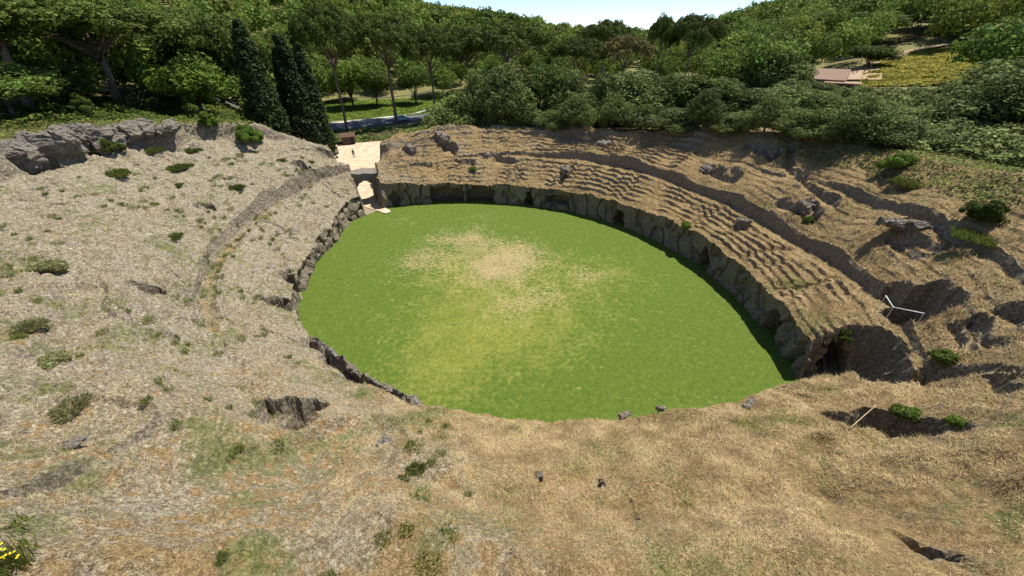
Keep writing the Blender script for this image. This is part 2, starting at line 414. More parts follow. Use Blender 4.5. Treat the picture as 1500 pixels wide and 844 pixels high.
M = dict(
 terrain=terrain_mat(), lawn=lawn_mat(),
 broad=leaf_mat('broadleaf_foliage', (.024, .042, .008), (.165, .215, .040), .3, randv=.35, sat=.045),
 woodland=leaf_mat('woodland_foliage', (.034, .058, .010), (.24, .30, .055), .3, sat=.045),
 bright=leaf_mat('bright_foliage', (.045, .080, .008), (.21, .30, .042)),
 scrub=leaf_mat('evergreen_scrub_foliage', (.026, .042, .010), (.235, .275, .078), randv=.25),
 pine=leaf_mat('stone_pine_needles', (.024, .040, .006), (.130, .160, .026), .15),
 ypine=leaf_mat('browning_pine_needles', (.070, .062, .018), (.20, .165, .055), .15),
 cypress=leaf_mat('cypress_foliage', (.014, .026, .008), (.050, .075, .022), .1),
 grass=leaf_mat('green_grass', (.065, .090, .016), (.22, .25, .06), .3),
 straw=leaf_mat('dry_grass', (.17, .118, .052), (.68, .53, .29), .25, .1),
 weed=leaf_mat('olive_weeds', (.12, .13, .045), (.42, .41, .18), .3),
 yellow=leaf_mat('yellow_flowering_grass', (.17, .19, .03), (.52, .44, .08), .25),
 petal=leaf_mat('yellow_petals', (.70, .50, .02), (.85, .66, .05), .2),
 bark=simple('bark', (.105, .078, .058), .9, .35, 6),
 pinebark=simple('pine_bark', (.20, .145, .110), .9, .35, 5),
 sand=simple('pale_sand', (.50, .385, .26), .95, .28, .9),
 asphalt=simple('asphalt', (.115, .118, .125), .9, .2, 2),
 stone=rock_mat(),
 concrete=simple('pale_concrete', (.55, .53, .47), .9, .15, 3),
 wood=simple('weathered_wood', (.20, .13, .085), .85, .3, 8),
 darkwood=simple('dark_brown_wood', (.11, .060, .042), .85, .3, 8),
 tile=simple('terracotta_tiles', (.30, .20, .14), .9, .25, 6),
 plaster=simple('old_plaster', (.34, .25, .21), .9, .2, 3),
 white=simple('white_paint', (.80, .80, .78), .5, .05, 3),
 carpaint=simple('silver_blue_car_paint', (.55, .64, .70), .25, .03, 3),
 glass=simple('dark_glass', (.02, .03, .035), .08, .05, 3),
 rubber=simple('black_rubber', (.02, .02, .02), .7, .1, 3),
 metal=simple('grey_metal', (.45, .46, .47), .4, .1, 5, .6),
 cable=simple('grey_cable', (.30, .31, .30), .6, .1, 5),
 cloth=simple('dark_cloth', (.035, .035, .045), .9, .2, 9),
 trousers=simple('grey_trousers', (.10, .10, .12), .9, .2, 9),
 skin=simple('skin', (.45, .27, .19), .6, .05, 9),
 hair=simple('dark_hair', (.03, .022, .018), .7, .1, 9),
 dirt=simple('bare_earth', (.36, .26, .165), .95, .25, 1.0),
)

# ------------------------------------------------------------------ mesh helpers
def mesh_obj(name, V, F, m, parent=None, smooth=False, attr=None, attrname='mask'):
    me = bpy.data.meshes.new(name)
    V = np.asarray(V, np.float32); 
    F = np.asarray(F, np.int32); k = F.shape[1]
    me.vertices.add(len(V)); me.vertices.foreach_set('co', V.ravel())
    me.loops.add(F.size); me.loops.foreach_set('vertex_index', F.ravel())
    me.polygons.add(len(F)); me.polygons.foreach_set('loop_start', np.arange(0, F.size, k, dtype=np.int32))
    me.polygons.foreach_set('use_smooth', np.full(len(F), smooth))
    me.update(calc_edges=True)
    if attr is not None:
        a = me.color_attributes.new(attrname, 'FLOAT_COLOR', 'POINT')
        A = np.ones((len(V), 4), np.float32); A[:, :3] = attr
        a.data.foreach_set('color', A.ravel())
    me.materials.append(m)
    o = bpy.data.objects.new(name, me); col.objects.link(o)
    if parent: o.parent = parent
    return o

class MB:
    def __init__(s): s.v = []; s.f = []; s.n = 0
    def add(s, V, F):
        V = np.asarray(V, float); s.v.append(V)
        for f in F: s.f.append([i+s.n for i in f])
        s.n += len(V); return s
    def box(s, x0, x1, y0, y1, z0, z1):
        V = [(x, y, z) for z in (z0, z1) for x, y in ((x0, y0), (x1, y0), (x1, y1), (x0, y1))]
        return s.add(V, [(3,2,1,0), (4,5,6,7), (0,1,5,4), (1,2,6,5), (2,3,7,6), (3,0,4,7)])
    def tube(s, P, Rr, n=8):
        P = np.asarray(P, float); k = len(P)
        Rr = np.full(k, Rr) if np.isscalar(Rr) else np.asarray(Rr)
        V = []
        for i in range(k):
            d = P[min(i+1, k-1)]-P[max(i-1, 0)]; d = d/np.linalg.norm(d)
            u = np.cross(d, (0, 0, 1) if abs(d[2]) < .9 else (1, 0, 0)); u /= np.linalg.norm(u); w = np.cross(d, u)
            for j in range(n):
                a = 2*math.pi*j/n; V.append(P[i]+Rr[i]*(math.cos(a)*u+math.sin(a)*w))
        F = [(i*n+j, i*n+(j+1) % n, (i+1)*n+(j+1) % n, (i+1)*n+j) for i in range(k-1) for j in range(n)]
        F += [tuple(range(n))[::-1], tuple((k-1)*n+j for j in range(n))]
        return s.add(V, F)
    def build(s, name, m, parent=None, smooth=False, bevel=0):
        me = bpy.data.meshes.new(name); me.from_pydata(np.concatenate(s.v).tolist(), [], s.f)
        me.materials.append(m); me.update()
        if smooth: me.polygons.foreach_set('use_smooth', np.full(len(me.polygons), True))
        o = bpy.data.objects.new(name, me); col.objects.link(o)
        if parent: o.parent = parent
        if bevel:
            b = o.modifiers.new('bevel', 'BEVEL'); b.width = bevel; b.segments = 2
        return o

def tag(o, label=None, cat=None, group=None, kind=None):
    if label: o['label'] = label
    if cat: o['category'] = cat
    if group: o['group'] = group
    if kind: o['kind'] = kind
    return o

def empty(name, loc, rz=0, sc=1.0):
    o = bpy.data.objects.new(name, None); col.objects.link(o); o.location = loc; o.rotation_euler = (0, 0, rz)
    o.scale = (sc, sc, sc) if np.isscalar(sc) else sc
    o.empty_display_size = .3
    return o

# ------------------------------------------------------------------ leaf clouds
def leaf_cloud(C, Rd, n, size, rg, up=.25, shell=.35, flat=1.0, jitter=.55, aspect=.6, tintc=None):
    """quads spread over the outer shell of many clumps"""
    C = np.asarray(C, float); k = len(C); Rd = np.broadcast_to(Rd, (k,))
    ci = np.repeat(np.arange(k), n); N_ = len(ci)
    d = rg.normal(size=(N_, 3)); d[:, 2] += up; d /= np.linalg.norm(d, axis=1)[:, None]
    rr = Rd[ci]*(1-shell*rg.random(N_)**1.5)
    off = d*rr[:, None]; off[:, 2] *= flat
    P = C[ci]+off
    nn = d+jitter*rg.normal(size=(N_, 3)); nn /= np.linalg.norm(nn, axis=1)[:, None]
    a = np.cross(nn, rg.normal(size=(N_, 3))); a /= np.linalg.norm(a, axis=1)[:, None]
    b = np.cross(nn, a)
    sz = size*(.55+.9*rg.random(N_))
    a *= sz[:, None]*.5; b *= sz[:, None]*.5*aspect
    V = np.stack([P-a, P+b, P+a, P-b], 1).reshape(-1, 3)
    F = np.arange(N_*4).reshape(-1, 4)
    tc = rg.random(k) if tintc is None else tintc
    tint = np.clip(.35*tc[ci]+.65*rg.random(N_), 0, 1); t2 = np.clip(.6*tc[ci]+.4*rg.random(N_), 0, 1)
    T = np.repeat(np.stack([tint, t2, t2], 1), 4, axis=0)
    return V, F, T

def fib(n, rg, zmin=-.3):
    i = np.arange(n*2)+rg.random(); z = 1-2*(i+.5)/(2*n); a = i*2.399963
    P = np.stack([np.sqrt(1-z*z)*np.cos(a), np.sqrt(1-z*z)*np.sin(a), z], 1)
    return P[P[:, 2] > zmin]

def crown_centres(kind, rg, k=60):
    """clump centres + radii in a unit tree 10 m tall"""
    if kind == 'broad':
        L = [(0, 0, 6.6, 2.9)]
        for i in range(8):
            a = i*2.4+rg.random()*.6; r = 1.6+1.5*rg.random()
            L.append((r*math.cos(a), r*math.sin(a), 4.6+3.6*rg.random(), 1.5+1.0*rg.random()))
    elif kind == 'scrub':
        L = []
        for i in range(11):
            a = rg.random()*6.28; r = 3.6*math.sqrt(rg.random())
            L.append((r*math.cos(a), r*math.sin(a), 2.0+5.2*rg.random()*(1-r/6), 1.7+1.1*rg.random()))
        L.append((0, 0, 6.8, 2.2))
    C = []; Rd = []
    for x, y, z, r in L:
        D = fib(int(k/len(L)*2*(r/2.)**1.5)+3, rg, -.55)
        for d in D:
            if rg.random() < .14: continue
            p = np.array([x, y, z])+d*r*(.85+.25*rg.random())
            if any(np.linalg.norm(p-np.array(q[:3])) < q[3]*.72 for q in L if q[:3] != (x, y, z)): continue
            if p[2] < .3: continue
            C.append(p); Rd.append(.62+.55*rg.random())
    return np.array(C), np.array(Rd), L

def make_tree(kind, seed, n=74, leaf=.36, k=52, m=None, clump=1.0):
    rg = np.random.default_rng(seed)
    if kind in ('broad', 'scrub'):
        C, Rd, L = crown_centres(kind, rg, k)
        V, F, T = leaf_cloud(C, Rd*clump, n, leaf, rg, jitter=.4, shell=.25)
        # inner leaves so the crown is not hollow
        Ci = np.array([l[:3] for l in L]); Ri = np.array([l[3] for l in L])
        V2, F2, T2 = leaf_cloud(Ci, Ri*.8, int(n*6), leaf*1.5, rg, shell=.6)
        tb = MB(); tb.tube([(0, 0, -.8), (.08, 0, 1.2), (.05, .1, 3.2), (0, 0, 5.6)], [.30, .23, .17, .07], 8)
        for l in L[1:6]:
            tb.tube([(.05, .05, 1.6+rg.random()*1.4), (l[0]*.5, l[1]*.5, l[2]*.7), (l[0], l[1], l[2])], [.12, .08, .03], 6)
    elif kind == 'pine':
        C = []; Rd = []
        for i in range(210):
            a = rg.random()*6.28; r = 5.2*math.sqrt(rg.random())
            r *= 1+.15*math.sin(3*a+seed)+.1*math.sin(5*a+seed*2)
            top = 10.0-1.5*(r/5.2)**2.6
            z = top-.5-(.4 if rg.random() < .5 else 1.0*rg.random())+.2*rg.normal()
            C.append((r*math.cos(a), r*math.sin(a), z)); Rd.append(.55+.4*rg.random())
        C = np.array(C); Rd = np.array(Rd)
        V, F, T = leaf_cloud(C, Rd*clump, n, leaf, rg, up=.5, flat=.7, jitter=.42, aspect=.5)
        V2, F2, T2 = V[:0], F[:0], T[:0]
        tb = MB(); lean = .5*rg.normal()
        tb.tube([(0, 0, -.8), (.05, 0, 2), (lean*.4, .1, 4.4), (lean, 0, 6.4)], [.26, .21, .17, .12], 8)
        for i in range(11):
            a = i*2.4+seed; r = 2.2+2.0*rg.random(); z0 = 4.8+rg.random()*1.6
            tb.tube([(lean*(z0-4.4)/2, 0, z0), (r*.45*math.cos(a), r*.45*math.sin(a), z0+1.3), (r*math.cos(a), r*math.sin(a), 7.6)], [.10, .075, .03], 5)
    elif kind == 'cypress':
        C = []; Rd = []
        for i in range(230):
            z = .5+9.3*rg.random()**.9; q = z/10
            r = 1.35*min(1, q*5)**.5*(1-q)**.62+.04
            a = rg.random()*6.28; C.append((r*.72*math.cos(a), r*.72*math.sin(a), z)); Rd.append(.16+.34*(1-q))
        C = np.array(C); Rd = np.array(Rd)
        V, F, T = leaf_cloud(C, Rd*clump, n, leaf, rg, up=.7, flat=1.7, jitter=.5, aspect=.35)
        V2, F2, T2 = V[:0], F[:0], T[:0]
        tb = MB(); tb.tube([(0, 0, -.8), (0, 0, 4), (0, 0, 8.6)], [.22, .15, .03], 7)
    V = np.concatenate([V, V2]); F = np.concatenate([F, F2+len(V)-len(V2)]); T = np.concatenate([T, T2])
    return V, F, T, tb

tints = 'tint'
PROTO = {}
def proto(key, kind, seed, m, bark='bark', **kw):
    V, F, T, tb = make_tree(kind, seed, **kw)
    PROTO[key] = (V, F, T, tb, M[m], M[bark], kind)
for i in range(3): proto('broad%d' % i, 'broad', 100+i, 'broad')
for i in range(2): proto('bright%d' % i, 'broad', 120+i, 'bright')
for i in range(4): proto('scrub%d' % i, 'scrub', 140+i, 'scrub', n=80, leaf=.33, k=64)
for i in range(3): proto('pine%d' % i, 'pine', 160+i, 'pine', 'pinebark', n=170, leaf=.23)
proto('ypine', 'pine', 170, 'ypine', 'pinebark', n=95, leaf=.30)
for i in range(2): proto('cypress%d' % i, 'cypress', 180+i, 'cypress', n=46, leaf=.26)
first = {}
NAMES = dict(broad='broadleaf_tree', bright='broadleaf_tree', scrub='evergreen_bush', pine='stone_pine', ypine='stone_pine', cypress='cypress_tree')

def plant(key, x, y, h, label, cat, group=None, wid=None, z=None, rz=None, name=None):
    z = tz(x, y) if z is None else z
    sc = h/10.; w = sc if wid is None else wid/{'broad': 8.4, 'scrub': 10., 'pine': 11., 'cypress': 2.7}[PROTO[key][6]]
    nm = name or NAMES[key.rstrip('0123')]
    r = empty(nm, (x, y, z-.1), rng.random()*6.28 if rz is None else rz, (w, w, sc))
    tag(r, label, cat, group)
    V, F, T, tb, lm, bm, kd = PROTO[key]
    if key not in first:
        c = mesh_obj('crown', V, F, lm, r, attr=T, attrname='tint'); t = tb.build('trunk', bm, r, True); first[key] = (c, t)
    else:
        for s_ in first[key]:
            c = s_.copy(); col.objects.link(c); c.parent = r
    return r

# ------------------------------------------------------------------ the ground mesh
def build_ground():
    NT = 1500
    tt = np.linspace(0, 2*math.pi, 20001); ex, ey = EA*np.cos(tt), EB*np.sin(tt)
    L = np.r_[0, np.cumsum(np.hypot(np.diff(ex), np.diff(ey)))]
    t = np.interp(np.arange(NT)/NT*L[-1], L, tt)
    srow = [0.0]
    while srow[-1] < 15: srow.append(srow[-1]+.10)
    while srow[-1] < 27: srow.append(srow[-1]+.16)
    d = .2
    while srow[-1] < 1100: srow.append(srow[-1]+d); d *= 1.075
    srow = np.array(srow); NW = 20
    Sg, Tg = np.meshgrid(srow, t, indexing='ij')
    X, Y = to_xy(Sg, Tg)
    Z = surf(Sg.ravel(), Tg.ravel(), X.ravel(), Y.ravel()).reshape(X.shape)
    # wall rows below s = 0
    f = np.linspace(0, 1, NW, endpoint=False)[:, None]
    wx, wy = to_xy(np.zeros(NT), t); _, _, nx, ny = ell(t)
    top = Z[0][None, :]; zw = -.12+(top+.12)*f
    push = .05*f*3+.0*f
    arc = np.interp(t, tt, L)
    rg_ = 1+1.1*ss(178, 190, np.degrees(t))*(1-ss(250, 262, np.degrees(t)))+.5*ss(120, 130, np.degrees(t))
    er = rg_[None, :]*.16*fbm(np.broadcast_to(wx, zw.shape), np.broadcast_to(wy, zw.shape), 1.6, 61, 3, z=zw)+.06*fbm(np.broadcast_to(wx, zw.shape), np.broadcast_to(wy, zw.shape), .4, 63, 2, z=zw)
    rdg = np.abs(fbm(np.broadcast_to(arc, zw.shape), zw*.5, 1.5, 161, 3)); blk = np.abs(fbm(np.broadcast_to(arc, zw.shape), zw*1.3, 1.5, 165, 2))
    push = push+er-.12*ss(.75, 1, f)+rg_[None, :]**.5*(.45*ss(.16, .0, rdg)+.20*(blk-.3))
    doors = [((575, 296), 1.2, 1.7, 1.6, 0), ((657, 298), 4.8, 2.35, 2.4, 0), ((704, 297), 4.4, 2.3, 2.4, 0), ((773, 302), 1.2, 2.0, 2.2, 0),
             ((815, 307), 3.2, 2.1, 1.7, .7), ((905, 329), 1.6, 2.2, 2.2, 0), ((1027, 392), 1.3, 2.1, 2, 0), ((1118, 488), 1.7, 2.2, 2.2, 0),
             ((1146, 541), 2.6, 2.8, 1.5, 0)]
    for (px, py), w, h, dp, sill in doors:
        g = ground_at(px, py, 0); _, td = to_st(np.array([g[0]]), np.array([g[1]]))
        a0 = np.interp(td[0] % (2*math.pi), tt, L)
        da = np.abs((arc-a0+L[-1]/2) % L[-1]-L[-1]/2)[None, :]+.10*noise(zw*2.3, np.full(zw.shape, px*.1), None, 66)
        ins = (da < w/2+.25*noise(zw*1.9, zw*0+px, None, 166)) & (zw < h-(.9 if w < 3 else .35)*(np.clip(da/(w/2), 0, 1)**4)*min(1, w/2)+.34*noise(zw*0+arc[None, :]*1.5, zw*0, None, 67)) & (zw > sill)
        ins &= Z[int(dp/.1)][None, :] > zw+.25
        push = np.where(ins, dp+.2*noise(zw*1.5+arc[None, :], zw, None, 68), push)
    XW = wx[None, :]+nx[None, :]*push; YW = wy[None, :]+ny[None, :]*push
    # horizontal rock relief on steep parts
    gx = np.gradient(Z, axis=0)/np.maximum(np.gradient(Sg, axis=0), .01); steep = ss(.9, 2.5, np.abs(gx))
    inn = ss(60, 25, Sg)
    jx = .20*fbm(X, Y, .8, 71, 2, z=Z)*inn*steep; jy = .20*fbm(X, Y, .8, 73, 2, z=Z)*inn*steep
    V = np.concatenate([np.stack([XW, YW, zw], -1), np.stack([X+jx, Y+jy, Z], -1)], 0)
    V[NW, :, 0] = XW[-1]*.5+V[NW, :, 0]*.5; V[NW, :, 1] = YW[-1]*.5+V[NW, :, 1]*.5
    nr = V.shape[0]
    idx = np.arange(nr*NT).reshape(nr, NT)
    a = idx[:-1]; b = np.roll(idx, -1, 1)[:-1]; c = np.roll(idx, -1, 1)[1:]; dd = idx[1:]
    F = np.stack([a, dd, c, b], -1).reshape(-1, 4)
    # arched hole in the end face of the trench
    cv = hit(1214, 526); top_ = V[NW:]
    lat = (top_[..., 0]-cv[0])*.93+(top_[..., 1]-cv[1])*-.36; fwd = (top_[..., 0]-cv[0])*.36+(top_[..., 1]-cv[1])*.93
    h_ = 2.75*np.sqrt(np.clip(1-(lat/1.35)**2, 0, 1))
    m_ = (np.abs(lat) < 1.35) & (fwd > -1.6) & (fwd < 1.6) & (top_[..., 2] > .08) & (top_[..., 2] < h_)
    top_[..., 0] += np.where(m_, .36*2.4, 0); top_[..., 1] += np.where(m_, .93*2.4, 0); print('arch verts', m_.sum(), cv)
    # masks
    dg = np.degrees(Tg) % 360
    rock = tab(dg, TK, ROCK); sr = tab(dg, TK, SR)
    rock = rock+.25*fbm(X, Y, 3.0, 81, 2)-.30*ss(5.2, 5.4, Sg)*(1-ss(5.8, 6.0, Sg))*((dg > 178) & (dg < 262))
    gt = np.abs(np.gradient(Z, axis=1))/.13
    st2 = np.maximum(steep, ss(.9, 2.2, gt)*ss(60, 30, Sg))
    wallm = np.clip(st2*(.65 if True else 1), 0, 1)*ss(40, 28, Sg)
    wallm = wallm*np.where((dg > 185) & (dg < 300), .85, 1)
    rock = rock+.5*st2*ss(40, 28, Sg)
    rock = rock*(1-ss(1, 6, Sg-sr))
    D = np.hypot(X, Y); A = np.degrees(np.arctan2(X, Y))
    gr = tab(dg, [0, 30, 60, 90, 120, 150, 170, 190, 215, 240, 270, 300, 330], [.32, .26, .18, .14, .12, .2, .35, .32, .30, .36, .36, .30, .30])
    gr = gr+.28*fbm(X, Y, 2.4, 85, 2)
    gr = np.maximum(gr, ss(0, 5, Sg-sr)*.8)
    gr = gr+ss(.0, 3., Sg-11.5)*((dg > 22) & (dg < 48))*.22
    for px, py, r_ in ((540, 640, 2.2), (160, 480, 2.4), (1000, 820, 2.0), (480, 545, 1.4), (300, 640, 1.8), (1190, 680, 1.2), (170, 620, 1.6), (240, 730, 1.5), (1320, 625, 1.2), (800, 600, 1.0), (1050, 560, .5)):
        p = hit(px, py); gr = gr+.17*np.exp(-((X-p[0])**2+(Y-p[1])**2)/r_**2)
    for px, py, r_ in ((680, 780, 2.0), (520, 800, 1.2), (640, 680, 1.2)):
        p = hit(px, py); rock = rock+.35*np.exp(-((X-p[0])**2+(Y-p[1])**2)/r_**2)
    mk = np.stack([rock, gr, wallm], -1)
    mw = np.zeros(zw.shape+(3,)); mw[..., 0] = .9; mw[..., 2] = .85
    mw[..., 2] -= .5*ss(.0, .5, fbm(XW, YW, 1.3, 88, 2, z=zw))
    mk = np.concatenate([mw, mk], 0)
    o = mesh_obj('terrain', V.reshape(-1, 3), F, M['terrain'], smooth=False, attr=mk.reshape(-1, 3))
    tag(o, kind='structure')
build_ground()
lap('build_ground()')

def build_lawn():
    g = np.arange(-31, 31.01, .2)
    U, W = np.meshgrid(g, np.arange(-26, 26.01, .2), indexing='ij')
    X = ECX+U*EC-W*ES; Y = ECY+U*ES+W*EC
    Z = -.03+.02*fbm(X, Y, 3, 90, 2)
    dry = np.zeros_like(X); yl = np.zeros_like(X)
    for px, py, r_, a in ((715, 385, 8.5, .22), (615, 380, 3.6, .40), (690, 350, 3.0, .46), (725, 395, 3.8, .50), (800, 435, 2.4, .40), (860, 402, 2.6, .40), (640, 345, 2.6, .25), (765, 370, 3.6, .40), (745, 455, 2.4, .34), (585, 325, 2.2, .22), (700, 320, 3, .18)):
        p = ground_at(px, py, 0); dry += a*np.exp(-((X-p[0])**2+(Y-p[1])**2)/r_**2)
    for px, py, r_, a in ((700, 390, 9, .62), (660, 500, 7, .45), (800, 480, 7, .45), (620, 570, 4, .3), (900, 400, 7, .42)):
        p = ground_at(px, py, 0); yl += a*np.exp(-((X-p[0])**2+(Y-p[1])**2)/r_**2)
    n0, n1 = X.shape; idx = np.arange(n0*n1).reshape(n0, n1)
    keep = (((U[:-1, :-1]+.1)/30.5)**2+((W[:-1, :-1]+.1)/25.2)**2 < 1).ravel()
    F = np.stack([idx[:-1, :-1], idx[1:, :-1], idx[1:, 1:], idx[:-1, 1:]], -1).reshape(-1, 4)[keep]
    o = mesh_obj('lawn', np.stack([X, Y, Z], -1).reshape(-1, 3), F, M['lawn'], smooth=True, attr=np.stack([dry, yl, yl], -1).reshape(-1, 3))
    tag(o, kind='structure')
build_lawn()
lap('build_lawn()')

# ------------------------------------------------------------------ sheets: plaza, path, road
def strip(name, pts, widths, m, dz, step=.6, edge=.15, zfix=None):
    pts = np.array(pts, float); seg = np.r_[0, np.cumsum(np.hypot(*np.diff(pts, axis=0).T))]
    q = np.arange(0, seg[-1], step); P = np.stack([np.interp(q, seg, pts[:, i]) for i in (0, 1)], 1)
    w = np.interp(q, seg, widths); T = np.gradient(P, axis=0); T /= np.linalg.norm(T, axis=1)[:, None]
    Nn = np.stack([-T[:, 1], T[:, 0]], 1); K = 9
    V = []
    for k in range(K):
        o_ = (k/(K-1)-.5)*w+ (edge*noise(q*1.3, q*0+k, None, 5) if k in (0, K-1) else 0)
        xy = P+Nn*o_[:, None]; z = terrain(xy[:, 0], xy[:, 1]) if zfix is None else np.full(len(q), zfix)
        V.append(np.c_[xy, z+dz])
    V = np.stack(V, 1); n = len(q); idx = np.arange(n*K).reshape(n, K)
    F = np.stack([idx[:-1, :-1], idx[:-1, 1:], idx[1:, 1:], idx[1:, :-1]], -1).reshape(-1, 4)
    return tag(mesh_obj(name, V.reshape(-1, 3), F, m, smooth=True), kind='structure')

pl = [ground_at(*p, 0) for p in ((535, 252), (533, 240), (534, 225), (537, 209))]
strip('plaza', [pl[0]]+pl[1:], [9, 14, 16.5, 19], M['sand'], .10, edge=.5)
strip('path', [ground_at(570, 312, 0), ground_at(548, 303, 0), (-21.5, 57.4), (-23.6, 61.6), (-28.0, 72.6), (-29.5, 77)], [.9, 1.7, 2.4, 2.6, 5.0, 9.0], M['sand'], .06, step=.3, zfix=0.02)
r0 = dir_xy(440, 185)*121; r1 = dir_xy(520, 180)*123; r2 = dir_xy(590, 172)*127; r3 = dir_xy(640, 164)*132; r4 = dir_xy(720, 160)*145
road = [r0+(r0-r1)*3, r0, r1, r2, r3, r4]
strip('road', road, [8]*6, M['asphalt'], .12, step=1)
def shift(P, d):
    P = np.array(P); T = np.gradient(P, axis=0); T /= np.linalg.norm(T, axis=1)[:, None]
    return P+np.stack([-T[:, 1], T[:, 0]], 1)*d
strip('pavement', shift(road, 5.0), [1.5]*6, M['concrete'], .24, step=1, edge=0)
strip('road_marking', shift(road, 3.6), [.14]*6, M['white'], .13, step=1, edge=0)

# ------------------------------------------------------------------ rock archway
def rocky(o, amp, sc, seed, cuts=0):
    me = o.data; n = len(me.vertices); co = np.empty(n*3); me.vertices.foreach_get('co', co); co = co.reshape(-1, 3)
    W = co.copy()
    for k in range(3):
        f = fbm(W[:, 0], W[:, 1], sc, seed+k*7, 3, z=W[:, 2]); co[:, k] += amp*(2*np.abs(f)-.6)*np.sign(W[:, k]-W[:, k].mean()) if cuts else amp*f
    me.vertices.foreach_set('co', co.ravel().astype(np.float32)); me.update()

def arch_block():
    ax = np.array([-.402, .916]); lx = np.array([.916, .402]); c0 = np.array([-21.9, 57.6])
    # profile across the passage: outline of opening and top surface
    dep = np.linspace(0, 2.6, 15); na = 44
    a = np.linspace(0, 1, na)
    hw, hs = 1.25, 2.3
    inner = []
    for q in a:
        if q < .25: inner.append((-hw, -.3+(hs+.3)*q/.25))
        elif q > .75: inner.append((hw, -.3+(hs+.3)*(1-q)/.25))
        else:
            th = math.pi*(1-(q-.25)/.5); inner.append((hw*math.cos(th), hs+1.3*math.sin(th)))
    inner = np.array(inner)
    lft, rgt, top = -2.4, 3.0, 4.7
    outer = []
    for q in a:
        if q < .3: outer.append((lft, -.3+(top+.3)*q/.3))
        elif q > .7: outer.append((rgt, -.3+(top+.3)*(1-q)/.3))
        else: outer.append((lft+(rgt-lft)*(q-.3)/.4, top))
    outer = np.array(outer)
    V = []; rows = []
    def ring(pr, d):
        for (u, z) in pr:
            p = c0+ax*d+lx*u; V.append((p[0], p[1], z))
    K = 9
    layers = []
    for j in range(K): layers.append((outer*(1-j/(K-1))+inner*(j/(K-1)), 0))
    for d in dep[1:]: layers.append((inner, d))
    for j in range(1, K): layers.append((inner*(1-j/(K-1))+outer*(j/(K-1)), dep[-1]))
    for d in dep[::-1][1:]: layers.append((outer, d))
    for pr, d in layers: ring(pr, d)
    n = len(layers); idx = np.arange(n*na).reshape(n, na)
    F = np.stack([idx[:-1, :-1], idx[:-1, 1:], idx[1:, 1:], idx[1:, :-1]], -1).reshape(-1, 4)
    o = mesh_obj('rock_archway', V, F, M['stone'], smooth=False)
    rocky(o, .34, 1.1, 5)
    tag(o, 'arched gateway cut through brown tuff rock at the sandy entrance to the arena', 'archway')
arch_block()

# ------------------------------------------------------------------ loose boulders and kerb rocks
def boulder(name, loc, size, seed, label, cat='rock', group=None, rz=0, m='stone'):
    nu, nv = (120, 70) if max(size) > 2.5 else (64, 36)
    th = np.linspace(0, 2*math.pi, nu, endpoint=False); ph = np.linspace(.02, math.pi-.02, nv)
    P, T = np.meshgrid(ph, th, indexing='ij')
    e = .55
    sg = lambda v: np.sign(v)*np.abs(v)**e
    x = sg(np.sin(P))*sg(np.cos(T)); y = sg(np.sin(P))*sg(np.sin(T)); z = sg(np.cos(P))
    k = 1+.30*fbm(x*1.0+seed, y, .8, seed, 3, z=z)
    V = np.stack([x*k*size[0]/2, y*k*size[1]/2, z*k*size[2]/2], -1).reshape(-1, 3)
    c, s_ = math.cos(rz), math.sin(rz); V = np.stack([V[:, 0]*c-V[:, 1]*s_, V[:, 0]*s_+V[:, 1]*c, V[:, 2]], 1)
    idx = np.arange(nv*nu).reshape(nv, nu)
    F = np.stack([idx[:-1], idx[1:], np.roll(idx, -1, 1)[1:], np.roll(idx, -1, 1)[:-1]], -1).reshape(-1, 4)
    o = mesh_obj(name, V, F, M[m], smooth=False); o.location = loc
    rocky(o, .12*max(size)**.8, .32*max(size), seed+3, True); rocky(o, .05*max(size)**.6, .35, seed+5, True)
    return tag(o, label, cat, group)

def rim_rock(px0, py0, px1, py1, z, h, w, seed, label):
    a, b = ground_at(px0, py0, z), ground_at(px1, py1, z); c = (a+b)/2; d = b-a
    return boulder('rock', (c[0], c[1], z-h/2+.05), (np.hypot(*d)*1.05, w, h), seed, label, 'rock', 'rock slabs along the near edge of the lawn', math.atan2(d[1], d[0]))
rim_rock(455, 492, 524, 546, 1.9, 2.2, .42, 11, 'long thin tuff kerb slab on the left near edge of the lawn')
rim_rock(534, 549, 590, 576, 1.9, 2.2, .40, 12, 'shorter thin tuff kerb slab beside the lawn, right of the long one')
rim_rock(590, 572, 623, 597, 2.1, 2.3, .55, 13, 'dark broken slab at the right end of the kerb, leaning over a shaded gap')
for i, (px, py, sx, sy, sz, lb) in enumerate((
    (968, 600, .7, .35, .4, 'small pale rock poking out of dry grass at the near edge of the lawn'),
    (915, 609, .9, .35, .25, 'low brown rock lump on the near lawn edge left of the pale one'),
    (1100, 592, 1.3, .4, .2, 'flat pale stone slab on the right end of the near lawn edge'),
    (100, 655, 1.1, .5, .3, 'flat pale stone lying in the greenery at the lower left'),
    (563, 650, .9, .7, .4, 'pale rounded rock at the corner of the greenish hollow'),
    (790, 700, .3, .25, .2, 'small pale stone beside the left dark stump in the dry grass'))):
    p = hit(px, py)
    boulder('rock', (p[0], p[1], p[2]+.02), (sx, sy, sz), 30+i, lb, 'rock', None, .3*i)
